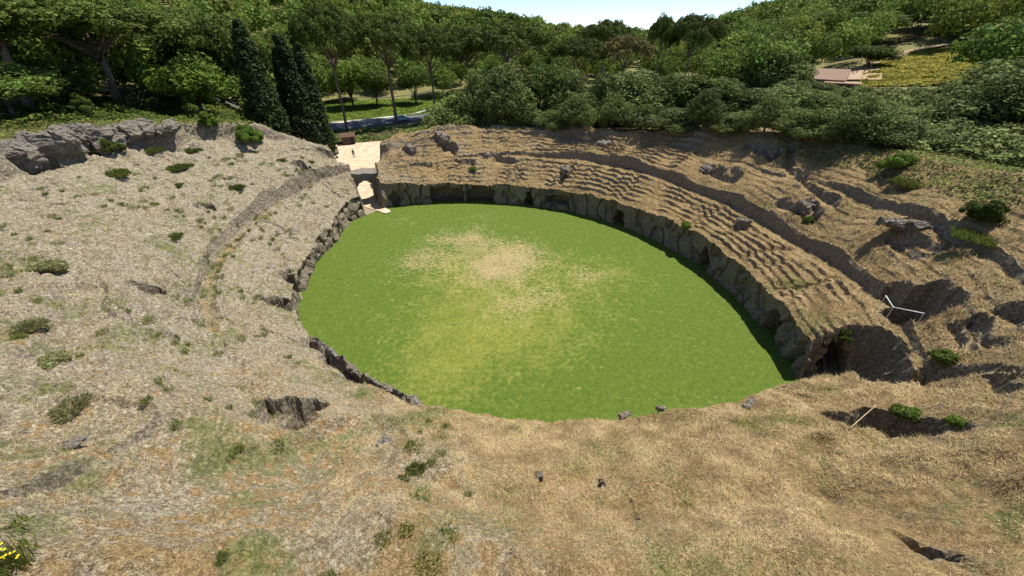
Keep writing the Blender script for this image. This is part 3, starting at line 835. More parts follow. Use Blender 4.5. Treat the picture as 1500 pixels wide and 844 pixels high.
for i, (px, py, sx, sy, sz, lb) in enumerate((
    (1330, 335, 4.0, .9, .9, 'long dark basalt coloured rock bar on the brown right slope'),
    (1180, 305, 2.2, 1.2, 1.3, 'dark rounded boulder in the middle of the right slope'),
    (1470, 170, 1, 1, .8, ''), 
    (715, 230, 2.0, 1.2, 1.4, 'big rounded tuff block on the far slope above the wide recess'),
    (828, 252, 2.4, 1.2, 1.2, 'squared tuff block between the terraces on the far slope'),
    (648, 205, 3.6, 1.8, 2.0, 'jagged grey outcrop beside the plaza on the far slope'),
    (600, 222, 3.2, 1.4, 1.6, 'grey rock ledge at the right side of the sandy plaza'),
    (1088, 330, 1.5, 1.1, 1.2, 'dark rounded boulder beside the walkway of the right slope'),
    (885, 213, 2.4, 1.3, 1.1, 'weathered block at the foot of the bushes on the far slope'),
    (1135, 224, 1.6, .9, .9, 'grey split rock high on the right slope beneath the bushes'),
    (1035, 250, 2.0, 1.2, 1.2, 'pale broken rock beside a dark hollow on the right slope'))):
    if not lb: continue
    p = hit(px, py)
    boulder('rock', (p[0], p[1], p[2]+sz*.12), (sx, sy, sz), 60+i, lb, 'rock', None, (-.55 if i == 0 else .4*i))
# crag blocks of the left rim
crag = [(12, 228, 4.2, 2.6, 2.8), (70, 204, 4.6, 2.4, 2.6), (108, 196, 3.2, 2.2, 2.9), (158, 196, 4.2, 2.2, 2.3), (200, 186, 5.0, 2.4, 2.2), (245, 182, 4.6, 2.0, 1.6)]
cl = ['leftmost grey crag block beside the orange cave mouth on the left rim', 'pale lichen covered crag block above the cave on the left rim',
      'upright crag block left of the dark cleft below the dark bush', 'crag block right of the dark cleft below the dark bush',
      'fourth crag block along the left rim, under dry grass', 'rightmost and lowest crag block of the left rim']
for i, (px, py, sx, sy, sz) in enumerate(crag):
    p = hit(px, py+4)
    boulder('rock', (p[0], p[1], p[2]-.25), (sx, sy, sz), 90+i, cl[i], 'rock', 'crag blocks along the left rim', .5+.3*i, 'stone')

# ------------------------------------------------------------------ planting
def byD(px, D):      # a spot at a horizontal distance in the direction of the pixel column near the horizon
    return dir_xy(px, 120)*D
def by(px, py, D): return dir_xy(px, py)*D
def plant_px(key, px, D, topy, label, cat='tree', group=None, wid=None, pybase=150):
    p = by(px, pybase, D); z0 = tz(*p)
    h = z_at(px, topy, D)-z0
    return plant(key, p[0], p[1], max(h, 1.5), label, cat, group, wid)

G = 'cypresses behind the left slope'
plant_px('cypress0', 398, 80, 28, 'leftmost cypress behind the left slope, leaning pale topped', 'cypress', G, 7.0, 195)
plant_px('cypress1', 447, 84, 50, 'middle dark cypress of the three behind the left slope', 'cypress', G, 7.6, 205)
plant_px('cypress0', 474, 86, 62, 'rightmost cypress, next to the white lamp post and sandy plaza', 'cypress', G, 6.2, 220)
G = 'umbrella pines standing by the road'
plant_px('pine0', 508, 117, 5, 'tall umbrella pine on the near side of the road, left of the parked car', 'pine tree', G, 17, 188)
plant_px('pine1', 580, 122, 18, 'umbrella pine whose trunk stands in front of the parked car', 'pine tree', G, 20, 172)
plant_px('pine2', 637, 124, 38, 'umbrella pine right of the car at the end of the visible road', 'pine tree', G, 15, 160)
G = 'umbrella pines on the left skyline'
plant_px('pine1', 40, 84, -25, 'huge umbrella pine at the far left edge', 'pine tree', G, 26, 150)
plant_px('pine2', 176, 92, 4, 'broad dark umbrella pine with forking trunk above the left crags', 'pine tree', G, 29, 150)
G = 'umbrella pines beyond the evergreen bushes'
plant_px('pine0', 745, 112, 30, 'wide round topped umbrella pine left of the gap in the skyline', 'pine tree', G, 22, 110)
plant_px('pine1', 690, 122, 38, 'wide umbrella pine partly behind the round topped one', 'pine tree', G, 18, 110)
plant_px('pine2', 845, 115, 54, 'low dark umbrella pine under the tallest of the distant ones', 'pine tree', G, 13, 110)
plant_px('pine0', 884, 160, 28, 'dark umbrella pine crown rising above the yellowing pine', 'pine tree', G, 18, 90)
plant_px('ypine', 912, 112, 50, 'umbrella pine with a yellowing brown crown', 'pine tree', G, 12.5, 110)
plant_px('pine2', 962, 132, 22, 'thin leaning umbrella pine, left of the pair against the sky', 'pine tree', G, 8, 100)
plant_px('pine1', 1006, 128, 19, 'full crowned umbrella pine, right of the pair against the sky', 'pine tree', G, 14.5, 105)

# evergreen bushes behind the right slope
G = 'evergreen bushes behind the far slope'
bush = [(672, 66+18, 118), (700, 82, 98), (745, 80, 92), (790, 80, 96), (835, 80, 104), (880, 78, 100), (925, 80, 98), (965, 80, 106), (1010, 82, 110), (1052, 84, 116), (1100, 84, 118), (1145, 84, 116), (1190, 84, 128), (1232, 84, 134), (1275, 84, 142), (1318, 82, 150), (1350, 82, 160)]
words = ['first', 'second', 'third', 'fourth', 'fifth', 'sixth', 'seventh', 'eighth', 'ninth', 'tenth', 'eleventh', 'twelfth', 'thirteenth', 'fourteenth', 'fifteenth', 'sixteenth', 'seventeenth']
for i, (px, D, ty) in enumerate(bush):
    plant_px(('scrub%d' % (i % 4)) if i % 5 != 3 else 'broad%d' % (i % 3), px, D-3+6*rng.random(), ty-9+20*rng.random(), '%s tall evergreen bush from the road along the back of the slope' % words[i], 'bush', G, 8.5+5*rng.random(), 170)
G = 'low evergreen bushes at the top of the far slope'
low = [(690, 178, 4.0), (715, 186, 4.5), (770, 192, 5.2), (810, 196, 5.2), (850, 198, 5.0), (900, 196, 5.2), (945, 194, 5.0), (995, 200, 5.0), (1040, 203, 5.2), (1085, 206, 5.0), (1130, 207, 4.8), (1180, 212, 4.6), (1215, 214, 4.4), (1260, 218, 4.6), (1300, 220, 4.5), (1340, 224, 4.0)]
for i, (px, py, h) in enumerate(low):
    p = hit(px, py-4)
    plant('scrub%d' % ((i+2) % 4), p[0], p[1]+1.2+1.5*rng.random(), h*(.55+.6*rng.random()), 'low rounded bush at the slope edge, %s counting from the road' % words[i], 'bush', G, 4.5+3.5*rng.random())

# trees of the left wood edge
G = 'broadleaf trees at the edge of the left wood'
for key, px, D, ty, w, lb in (
    ('bright0', 300, 84, 88, 11, 'bright green bushy tree between the dark pine trunk and the cypresses'),
    ('bright1', 262, 92, 95, 8, 'smaller bright green tree just right of the forking pine trunk'),
    ('broad0', 20, 74, 90, 10, 'leafy tree at the left edge under the huge pine'),
    ('broad1', 90, 86, 92, 11, 'dark leafy tree under the left umbrella pines'),
    ('scrub1', 225, 90, 118, 9, 'shaded bushy tree beneath the forking pine'),
    ('broad2', 335, 110, 30, 15, 'tall leafy tree behind the leftmost cypress'),
    ('broad0', 275, 118, 20, 16, 'tall leafy tree left of the cypresses above the bright one'),
    ('broad1', 420, 112, 60, 9, 'olive green tree seen between the cypresses'),
    ('bright1', 520, 148, 92, 12, 'bright green tree behind the trunk of the left roadside pine'),
    ('broad1', 556, 150, 98, 11, 'rounded leafy tree on the far verge of the road'),
    ('broad0', 612, 152, 100, 10, 'leafy tree behind the verge between the two right roadside pines')):
    plant_px(key, px, D, ty, lb, 'tree', G, w, 170)
# trees round the farm on the right
G = 'trees on the right hillside'
for key, px, D, ty, w, lb in (
    ('scrub0', 1135, 118, 62, 14, 'big dark tree left of the farmhouse'),
    ('scrub2', 1205, 112, 118, 9, 'bushy tree in front of the farmhouse'),
    ('scrub1', 1165, 100, 112, 10, 'round tree in front and left of the farmhouse roof'),
    ('broad2', 1345, 215, -4, 20, 'tall bright topped tree above the yellow field'),
    ('bright0', 1372, 205, 2, 12, 'pale yellow green tree standing over the yellow field'),
    ('broad1', 1260, 150, 66, 10, 'dark tree between the farmhouse and the fenced terrace'),
    ('broad0', 1240, 190, 20, 18, 'dark hillside tree above the farmhouse'),
    ('broad2', 1180, 200, 22, 18, 'large hillside tree up behind the farmhouse roof'),
    ('scrub3', 1468, 84, 74, 14, 'great dark evergreen mass at the right end of the yellow field'),
    ('scrub1', 1412, 90, 112, 9, 'dark evergreen at the near corner of the yellow field'),
    ('scrub0', 1498, 76, 96, 12, 'dark evergreen at the right edge of the picture'),
    ('cypress1', 1040, 150, 58, 5, 'narrow dark conifer right of the pair of umbrella pines')):
    plant_px(key, px, D, ty, lb, 'tree', G, w, 120)

# ------------------------------------------------------------------ wood on the hills: one mass
def build_wood():
    rg = np.random.default_rng(5)
    Vs, Fs, Ts = [], [], []; off = 0
    lod = []
    far = []
    for sd in range(5):
        r2 = np.random.default_rng(300+sd); C, Rd, L = crown_centres('broad', r2, 46)
        V, F, T = leaf_cloud(C, Rd*1.35, 20, .62, r2)
        Ci = np.array([l[:3] for l in L]); V2, F2, T2 = leaf_cloud(Ci, np.array([l[3] for l in L])*.85, 40, 1.0, r2, shell=.5)
        V = np.concatenate([V, V2]); F = np.concatenate([F, F2+len(V)-len(V2)]); T = np.concatenate([T, T2])
        lod.append((V, F, T))
        q = np.random.default_rng(sd).permutation(len(V)//4)[:len(V)//12]; qi = (q[:, None]*4+np.arange(4)).ravel()
        Vf = V[qi].reshape(-1, 4, 3); cf = Vf.mean(1, keepdims=True); Vf = (cf+(Vf-cf)*1.75).reshape(-1, 3)
        far.append((Vf, np.arange(len(Vf)).reshape(-1, 4), T[qi]))
    pts = []
    D = 96.
    while D < 520:
        sp = 7.5+D*.021
        n = int(2.3*D/sp)
        for k in range(n):
            A = -66+132*(k+rg.random()*.9)/n; d = D+(rg.random()-.5)*sp
            pts.append((A, d))
        D += sp*.9
    cnt = 0
    for A, d in pts:
        x, y = d*math.sin(R(A)), d*math.cos(R(A))
        if -27 < A < -8 and d < 158: continue           # plaza, road and verge
        if A < -27 and d < 96: continue
        if -8 <= A < 24 and d < 165: continue
        if 31 <= A < 37.5 and 112 < d < 146: continue      # farm
        if 36.5 <= A < 47.5 and d < 172: continue           # field
        if 24 < A and d < 112: continue
        if A > 47 and d < 120: continue
        h = (9.5+4.5*rg.random())*(1 if d < 300 else 1.15)
        if 4 < A < 24: h *= .85
        z = zout(np.array([x]), np.array([y]))[0]
        V, F, T = (lod if d < 230 else far)[rg.integers(5)]
        a = rg.random()*6.28; c, s_ = math.cos(a), math.sin(a); w = h*(.85+.35*rg.random())/10
        W = np.stack([(V[:, 0]*c-V[:, 1]*s_)*w+x, (V[:, 0]*s_+V[:, 1]*c)*w+y, V[:, 2]*h/10+z-1.2], 1)
        Tn = T.copy(); b = rg.random(); Tn[:, 0] = np.clip(T[:, 0]*.75+.45*(b-.35), 0, 1); Tn[:, 1] = np.clip(.5*T[:, 1]+.5*rg.random(), 0, 1)
        Vs.append(W); Fs.append(F+off); Ts.append(Tn); off += len(W); cnt += 1
    print('wood trees', cnt, 'quads', off//4)
    o = mesh_obj('woodland', np.concatenate(Vs), np.concatenate(Fs), M['woodland'], attr=np.concatenate(Ts), attrname='tint')
    tag(o, 'dense green broadleaf woodland covering the hills behind', 'woodland', kind='stuff')
build_wood()
lap('build_wood()')

# ------------------------------------------------------------------ scattered blades and ground cover
def blades(P, Ln, W, lean, rg, tint, m, name, label, cat='grass', up=None):
    n = len(P); a = rg.random(n)*6.283; el = lean
    d = np.stack([np.cos(a)*np.cos(el), np.sin(a)*np.cos(el), np.sin(el)], 1)*Ln[:, None]
    side = np.stack([-np.sin(a), np.cos(a), np.zeros(n)], 1)*W[:, None]*.5
    V = np.stack([P-side, P+side, P+d*.6+side*.7+[0, 0, 0], P+d], 1).reshape(-1, 3)
    F = np.arange(n*4).reshape(-1, 4)
    T = np.repeat(np.stack([tint, rg.random(n), rg.random(n)], 1), 4, axis=0)
    o = mesh_obj(name, V, F, m, attr=T, attrname='tint')
    return tag(o, label, cat, kind='stuff')

def scatter():
    rg = np.random.default_rng(11)
    # sample by view: more where it is near
    n = 1800000
    th = rg.random(n)*2*math.pi; s = rg.random(n)*19+.1
    x, y = to_xy(s, th)
    D = np.sqrt(x*x+y*y+12**2)
    ok = (y > 1.0) & (rg.random(n) < np.clip((15/D)**1.6*1.2, .06, 1)) & (np.abs(np.degrees(np.arctan2(x, y))) < 80)
    x, y, s, th = x[ok], y[ok], s[ok], th[ok]
    dg = np.degrees(th) % 360
    rock = tab(dg, TK, ROCK)+.45*fbm(x, y, 2.2, 81, 3)
    z = surf(s, th, x, y); zb = base_z(s, th, x, y)[0]
    ok = (rg.random(len(x)) > rock) & (z > zb-1.0)
    gz = np.abs(surf(s+.15, th, *to_xy(s+.15, th))-z)/.15
    ok &= gz < 1.6
    P = np.stack([x, y, z], 1)[ok]; n = len(P); D = np.sqrt(P[:, 0]**2+P[:, 1]**2+(CAMZ-P[:, 2])**2)
    print('blades', n)
    k = np.clip(D/14, 1, 3)
    green = fbm(P[:, 0], P[:, 1], 2.4, 85, 3)+.25*rg.normal(size=n) > .52
    for nm, sel, m, lb in (('dry_grass', ~green, M['straw'], 'short dry straw coloured grass matted over the slopes'), ('green_grass', green, M['grass'], 'patches of green grass growing through the dry straw')):
        q = P[sel]; c = len(q); kk = k[sel]
        cl = np.clip(.5+.8*fbm(q[:, 0], q[:, 1], .8, 95, 2)+.35*rg.normal(size=c), 0, 1)
        blades(q, (.06+.11*rg.random(c))*kk**.8, .010*kk, R(8)+R(45)*rg.random(c)**1.5, rg, cl, m, nm, lb)
scatter()
lap('scatter()')

def cover(name, n, regfn, size, m, label, cat, bumpn=1.2, lift=.6, seed=1):
    """leafy ground cover over sloping land, heaped in mounds"""
    rg = np.random.default_rng(seed)
    P = regfn(rg, n); x, y = P[:, 0], P[:, 1]
    z = terrain(x, y)
    mound = np.abs(fbm(x, y, 3.2, 401, 3))*lift*2.2+.15
    P = np.stack([x, y, z+mound*rg.random(len(x))**.35], 1)
    gx = np.stack([rg.normal(size=len(x))*.45, rg.normal(size=len(x))*.45, np.ones(len(x))], 1); gx /= np.linalg.norm(gx, axis=1)[:, None]
    a = np.cross(gx, rg.normal(size=P.shape)); a /= np.linalg.norm(a, axis=1)[:, None]; b = np.cross(gx, a)
    sz = size*(.6+.8*rg.random(len(x)))[:, None]
    V = np.stack([P-a*sz, P+b*sz*.6, P+a*sz, P-b*sz*.6], 1).reshape(-1, 3)
    t1 = np.clip(.5+.5*fbm(x, y, 1.5, 403, 2)+.3*rg.normal(size=len(x)), 0, 1)
    T = np.repeat(np.stack([t1, rg.random(len(x)), t1], 1), 4, axis=0)
    o = mesh_obj(name, V, np.arange(len(P)*4).reshape(-1, 4), m, attr=T, attrname='tint')
    return tag(o, label, cat, kind='stuff')

def reg_polar(a0, a1, d0, d1, test=None):
    def f(rg, n):
        A = R(a0)+R(a1-a0)*rg.random(n); D = np.sqrt(d0**2+(d1**2-d0**2)*rg.random(n))
        P = np.stack([D*np.sin(A), D*np.cos(A)], 1)
        if test is not None: P = P[test(P[:, 0], P[:, 1], rg)]
        return P
    return f
def outer(lo, hi):
    def t(x, y, rg):
        s, th = to_st(x, y); dg = np.degrees(th) % 360; sr = tab(dg, TK, SR)
        e = s-sr-1.0+1.5*fbm(x, y, 4, 55, 2)
        return (e > lo) & (e < hi)
    return t
cover('undergrowth', 150000, reg_polar(34, 60, 40, 118, outer(.5, 80)), .20, M['scrub'], 'tangled green undergrowth climbing the bank at the right', 'undergrowth', lift=1.1, seed=2)
cover('undergrowth', 60000, reg_polar(-4, 36, 70, 130, outer(3, 60)), .24, M['scrub'], 'green undergrowth beneath the bushes behind the far slope', 'undergrowth', lift=.9, seed=3)
cover('undergrowth', 60000, reg_polar(-66, -27, 55, 105, outer(5.0, 50)), .22, M['broad'], 'green undergrowth beneath the pines on the left', 'undergrowth', lift=.8, seed=4)
cover('verge_grass', 60000, reg_polar(-29, -7, 131.5, 166), .22, M['bright'], 'long fresh green grass on the verge beyond the road', 'grass', lift=.10, seed=6)
def fieldtest(x, y, rg):
    return np.ones(len(x), bool)
cover('flowering_field', 70000, reg_polar(38.2, 47.5, 128, 172), .26, M['yellow'], 'yellow flowering grass field on the right hillside', 'field', lift=.35, seed=7)
cover('bank_scrub', 30000, reg_polar(-27, -10, 103, 117), .22, M['scrub'], 'dull green scrub on the bank between plaza and road', 'undergrowth', lift=.5, seed=8)
cover('bank_grass', 50000, reg_polar(33, 58, 30, 80, outer(-5.5, 3)), .11, M['grass'], 'green and straw grass spreading down the upper right slope below the undergrowth', 'grass', lift=.25, seed=12)
cover('rim_grass', 60000, reg_polar(-66, -30, 40, 75, outer(-1.2, 7)), .12, M['grass'], 'green and straw coloured tall grass along the top of the left rim', 'grass', lift=.3, seed=9)

# grass tufts and small shrubs on the slopes
def tuft(px, py, w, h, label, name='grass_tuft', cat='grass tuft', m='grass', n=420, group='green tufts on the left rock slope', mode='blade', seed=0):
    rg = np.random.default_rng(500+seed+int(px))
    p = hit(px, py); n = int(n*2.2); h = h*(.75 if mode == 'blade' else 1)
    if mode == 'blade':
        r = w/2*np.sqrt(rg.random(n)); a = rg.random(n)*6.283
        P = np.stack([r*np.cos(a)*(1+.3*np.sin(2*a+px)), r*np.sin(a)*(1+.3*np.sin(3*a+px)), np.zeros(n)-.05], 1); a = a+1.1*rg.normal(size=n)
        lean = R(88)-R(70)*rg.random(n)**.8; Ln = h*(.6+.5*rg.random(n))*(1-.4*(r/(w/2))**2)
        d = np.stack([np.cos(a)*np.cos(lean), np.sin(a)*np.cos(lean), np.sin(lean)], 1)*Ln[:, None]
        b = rg.random(n)*6.283; sd = np.stack([np.cos(b), np.sin(b), np.zeros(n)], 1)*.017*(w/1.2)+.006
        V = np.stack([P-sd, P+sd, P+d*.6+sd*.8, P+d+[0, 0, -.12*h]], 1).reshape(-1, 3)
        F = np.arange(n*4).reshape(-1, 4); T = np.repeat(np.stack([rg.random(n), rg.random(n), rg.random(n)], 1), 4, axis=0)
    else:
        k = 44; a = rg.random(k)*6.283; r = w/2*np.sqrt(rg.random(k))*(.75+.35*np.sin(2*a+px)+.2*np.sin(5*a))
        C = np.stack([r*np.cos(a), r*np.sin(a), h*(.25+.6*rg.random(k))*(1-.55*(r/(w/2))**2)], 1)
        V, F, T = leaf_cloud(C, (.16*w/2+.10)*(.6+.8*rg.random(k)), n//8, .07+.02*w, rg, up=.3)
    o = mesh_obj(name, V, F, M[m], attr=T, attrname='tint'); o.location = p
    return tag(o, label, cat, group)
tuft(263, 246, 2.3, .9, 'bright green grass tuft in the upper middle of the left rock slope', n=900)
tuft(172, 256, 1.8, 1.2, 'dark green narrow tuft below the crags on the left slope', n=700)
tuft(158, 222, 2.6, 1.5, 'bushy green shrub at the foot of the left crags', 'shrub', 'shrub', 'broad', 1400, mode='leaf')
tuft(347, 276, 1.2, .9, 'small green tuft right of the bright tuft, near the curved ledge', n=500)
tuft(255, 348, 1.3, .6, 'small green tuft in the middle of the left slope above the curved walk', n=420)
tuft(262, 272, .8, .5, 'tiny green tuft just below the bright green tuft', n=300)
tuft(225, 222, 1.6, 1.0, 'green tuft left of the large shrub, above the bright tuft', n=500, seed=1)
tuft(283, 222, 1.5, .9, 'rounded green tuft beneath the shrub on the left ridge', n=500)
tuft(368, 208, 4.2, 2.4, 'large yellow green shrub on the crest of the left ridge', 'shrub', 'shrub', 'bright', 2600, mode='leaf')
tuft(308, 190, 2.2, 2.4, 'upright green shrub left of the large yellow green shrub', 'shrub', 'shrub', 'bright', 1500, mode='leaf')
tuft(130, 172, 2.8, 3.0, 'dark round shrub on the rim above the rock cleft', 'shrub', 'shrub', 'broad', 1800, mode='leaf')
tuft(412, 236, 1.0, .7, 'small green plant near the round hole at the ridge end', n=300)
tuft(455, 238, .9, .6, 'small green plant right of the round hole at the ridge end', n=300, seed=3)
tuft(70, 395, 1.6, .28, 'olive green low shrub at the left edge of the slope', 'shrub', 'shrub', 'weed', 1300, mode='leaf')
tuft(38, 480, 1.2, .6, 'tall yellow green grass clump at the left edge', n=700, m='weed')
tuft(78, 530, 1.1, .22, 'green leafy clump below the tall grass clump at the left edge', 'shrub', 'shrub', 'weed', 1000, mode='leaf')
tuft(105, 600, 1.1, .7, 'thin green weeds in the hollow at the lower left', n=260, m='weed')
tuft(610, 690, .6, .6, 'bright yellow green tuft in the straw at the bottom centre', n=260)
tuft(590, 706, .7, .3, 'low yellow green tuft beside the bright one at the bottom centre', n=200)
tuft(320, 825, .5, .25, 'green grass patch at the bottom left', n=200)
G2 = 'plants on the right slope'
tuft(1437, 325, 2.4, 1.6, 'dark round bush on the right slope', 'shrub', 'shrub', 'broad', 1600, group=G2, mode='leaf')
tuft(1435, 350, 2.6, .8, 'green grass patch below the dark round bush', n=800, group=G2)
tuft(1330, 270, 2.8, .9, 'bright green grass patch near the top right of the slope', n=900, group=G2)
tuft(1315, 248, 2.6, 1.3, 'grey green shrub under the bushes at the top of the right slope', 'shrub', 'shrub', 'bright', 1200, group=G2, mode='leaf')
tuft(1005, 332, 1.4, .5, 'small green plant on top of the arena wall', 'shrub', 'shrub', 'bright', 600, group=G2, mode='leaf')
tuft(1185, 327, 1.2, .5, 'dark green plant in the rock hollow of the right slope', 'shrub', 'shrub', 'broad', 600, group=G2, mode='leaf')
tuft(1404, 620, .6, .14, 'bright green ivy at the right end of the long pit', 'ivy', 'ivy', 'bright', 900, group=G2, mode='leaf')
tuft(1335, 609, 1.3, .14, 'dark ivy hanging in the middle of the long pit', 'ivy', 'ivy', 'broad', 900, group=G2, mode='leaf')
tuft(1230, 498, 1.0, .7, 'dark green creeper above the trench wall at the right end', 'ivy', 'ivy', 'broad', 800, group=G2, mode='leaf')
tuft(1385, 530, 1.6, .5, 'green creeper along the upper trench', 'ivy', 'ivy', 'broad', 900, group=G2, mode='leaf')
tuft(693, 250, 1.0, .6, 'small green plant above the wide recess in the far wall', 'shrub', 'shrub', 'bright', 500, group='plants on the far slope', mode='leaf')
tuft(715, 180, 2.4, 1.8, 'light green shrub among rocks at the top of the far slope', 'shrub', 'shrub', 'bright', 1100, group='plants on the far slope', mode='leaf')

# more unlisted little green clumps as one mass on the left rocks
def clumps():
    rg = np.random.default_rng(21); Ps = []; n = 0
    while n < 260:
        s = 1.5+rg.random()*18; th = R(185+118*rg.random()); x, y = to_xy(np.array([s]), np.array([th]))
        if fbm(x, y, 4, 66, 2)[0] < .05: continue
        z = surf(np.array([s]), np.array([th]), x, y)[0]; r = .15+.35*rg.random(); k = int(60+150*r)
        a = rg.random(k)*6.283; q = r*np.sqrt(rg.random(k))
        Ps.append(np.stack([x[0]+q*np.cos(a), y[0]+q*np.sin(a), np.full(k, z-.03)], 1)); n += 1
    P = np.concatenate(Ps); k = len(P)
    blades(P, .16+.18*rg.random(k), np.full(k, .03), R(35)+R(50)*rg.random(k), rg, rg.random(k), M['grass'], 'weeds', 'small green and olive weeds growing in the cracks of the left rock slope', 'weeds')
clumps()
lap('clumps()')

# yellow flowers in the lower left corner
def flowers():
    p = hit(14, 838); rg = np.random.default_rng(9)
    r = empty('flower_clump', p); tag(r, 'clump of bright yellow flowers at the bottom left corner', 'flowers')
    n = 170; a = rg.random(n)*6.28; q = .42*np.sqrt(rg.random(n))
    P = np.stack([q*np.cos(a), q*np.sin(a)*.6, np.zeros(n)], 1); top = P+np.stack([.15*rg.normal(size=n), .1*rg.normal(size=n), .45+.35*rg.random(n)], 1)
    sd = np.stack([np.cos(a), np.sin(a), 0*a], 1)*.01
    V = np.stack([P-sd, P+sd, top+sd*.6, top-sd*.6], 1).reshape(-1, 3)
    T = np.repeat(rg.random((n, 3)), 4, axis=0)
    mesh_obj('stem', V, np.arange(n*4).reshape(-1, 4), M['grass'], r, attr=T, attrname='tint')
    for q in top[::3]:
        V = [q]; k = 8
        for j in range(k): V.append(q+np.array([.026*math.cos(j*.785), .026*math.sin(j*.785), .010*(j % 2)]))
        b = MB().add(V, [(0, 1+j, 1+(j+1) % k) for j in range(k)]).build('blossom', M['petal'], r)
        a_ = b.data.color_attributes.new('tint', 'FLOAT_COLOR', 'POINT'); a_.data.foreach_set('color', np.full((k+1)*4, .6, np.float32))
flowers()

# ------------------------------------------------------------------ small built things
def shed():
    p = ground_at(512, 213, 0); z = tz(*p); r = empty('wooden_shed', (p[0], p[1], z+.02), R(22), .82)
    tag(r, 'small dark brown wooden ticket shed at the back of the sandy plaza', 'shed')
    MB().box(-1.7, 1.7, -1.3, -1.2, 0, 2.2).box(-1.7, -1.6, -1.19, 1.2, 0, 2.2).box(1.6, 1.7, -1.19, 1.2, 0, 2.2).box(-1.7, 1.7, 1.21, 1.3, 0, 2.2).build('wall', M['darkwood'], r)
    V = [(-2, -1.6, 2.1), (2, -1.6, 2.1), (2, 0, 2.95), (-2, 0, 2.95), (-2, 1.6, 2.1), (2, 1.6, 2.1),
         (-2, -1.6, 2.22), (2, -1.6, 2.22), (2, 0, 3.09), (-2, 0, 3.09), (-2, 1.6, 2.22), (2, 1.6, 2.22)]
    F = [(0, 3, 2, 1), (3, 4, 5, 2), (6, 7, 8, 9), (9, 8, 11, 10), (0, 1, 7, 6), (4, 10, 11, 5), (1, 2, 8, 7), (2, 5, 11, 8), (0, 6, 9, 3), (3, 9, 10, 4)]
    MB().add(V, F).build('roof', M['darkwood'], r)
    d = MB().box(.5, 1.35, -1.36, -1.303, 0, 1.95).build('door', M['rubber'], r)
    MB().box(-1.2, .1, -1.36, -1.303, 1.0, 1.6).build('window', M['glass'], r)
shed()

def lamp_post():
    p = ground_at(487, 236, .3); z = tz(*p); h = z_at(482, 206, np.hypot(*p))-z; r = empty('lamp_post', (p[0], p[1], z), R(20))
    tag(r, 'slender white lamp post with two heads beside the rightmost cypress', 'lamp post')
    MB().tube([(0, 0, 0), (0, 0, h)], [.10, .06], 10).build('pole', M['white'], r, True)
    MB().tube([(-.6, 0, h-.2), (0, 0, h-.05), (.6, 0, h-.2)], .045, 6).build('arm', M['white'], r, True)
    for sx in (-.7, .7):
        MB().box(sx-.3, sx+.3, -.16, .16, h-.32, h-.18).build('lamp_head', M['white'], r, bevel=.03)
lamp_post()

def skin_fig(name, nodes, edges, radii, m, parent):
    me = bpy.data.meshes.new(name); me.from_pydata(nodes, edges, [])
    o = bpy.data.objects.new(name, me); col.objects.link(o); o.parent = parent
    md = o.modifiers.new('skin', 'SKIN'); md.use_smooth_shade = True
    for i, r_ in enumerate(radii):
        me.skin_vertices[0].data[i].radius = (r_, r_) if np.isscalar(r_) else r_
    me.skin_vertices[0].data[0].use_root = True
    s_ = o.modifiers.new('sub', 'SUBSURF'); s_.levels = s_.render_levels = 2
    me.materials.append(m)
    return o

def person():
    p = ground_at(519, 232, 0); z = tz(*p)+.1; r = empty('person', (p[0], p[1], z), R(200)); tag(r, 'person in dark clothes walking alone across the sandy plaza', 'person')
    nodes = [(0, 0, .95), (0, .01, 1.2), (0, 0, 1.42), (0, .01, 1.53), (0, .03, 1.62), (0, .04, 1.72),
             (-.10, 0, .88), (-.12, .14, .50), (-.12, .10, .10), (-.12, .22, .03), (.10, 0, .88), (.12, -.05, .50), (.12, -.28, .13), (.12, -.18, .03),
             (-.19, 0, 1.39), (-.25, -.08, 1.12), (-.24, .04, .88), (-.24, .08, .78), (.19, 0, 1.39), (.25, .06, 1.12), (.24, .20, .92), (.24, .25, .83)]
    ed = [(0, 1), (1, 2), (2, 3), (3, 4), (4, 5), (0, 6), (6, 7), (7, 8), (8, 9), (0, 10), (10, 11), (11, 12), (12, 13), (2, 14), (14, 15), (15, 16), (16, 17), (2, 18), (18, 19), (19, 20), (20, 21)]
    rd = [.15, .14, .15, .06, .095, .08, .09, .065, .042, .04, .09, .065, .042, .04, .06, .045, .033, .035, .06, .045, .033, .035]
    m, nt, b = mat('person_surface', .8)
    g = nt.nodes.new('ShaderNodeTexCoord'); sp = nt.nodes.new('ShaderNodeSeparateXYZ'); lk(nt, g.outputs['Object'], sp.inputs[0])
    cr = ramp(nt, math_(nt, 'DIVIDE', sp.outputs[2], 2.), [(0., (.02, .02, .02)), (.04, (.10, .10, .12)), (.47, (.035, .035, .045)), (.745, (.45, .27, .19))], 'CONSTANT')
    lk(nt, cr, b.inputs['Base Color'])
    skin_fig('body', nodes, ed, rd, m, r)
    V = []; nu, nv = 16, 9
    for i in range(nv):
        a = math.pi*.58*i/(nv-1)
        for j in range(nu):
            q = 2*math.pi*j/nu; V.append((.105*math.sin(a)*math.cos(q), .02+.115*math.sin(a)*math.sin(q), 1.68+.12*math.cos(a)))
    F = [(i*nu+j, i*nu+(j+1) % nu, (i+1)*nu+(j+1) % nu, (i+1)*nu+j) for i in range(nv-1) for j in range(nu)]
    MB().add(V, F).build('hair', M['hair'], r, True)
person()

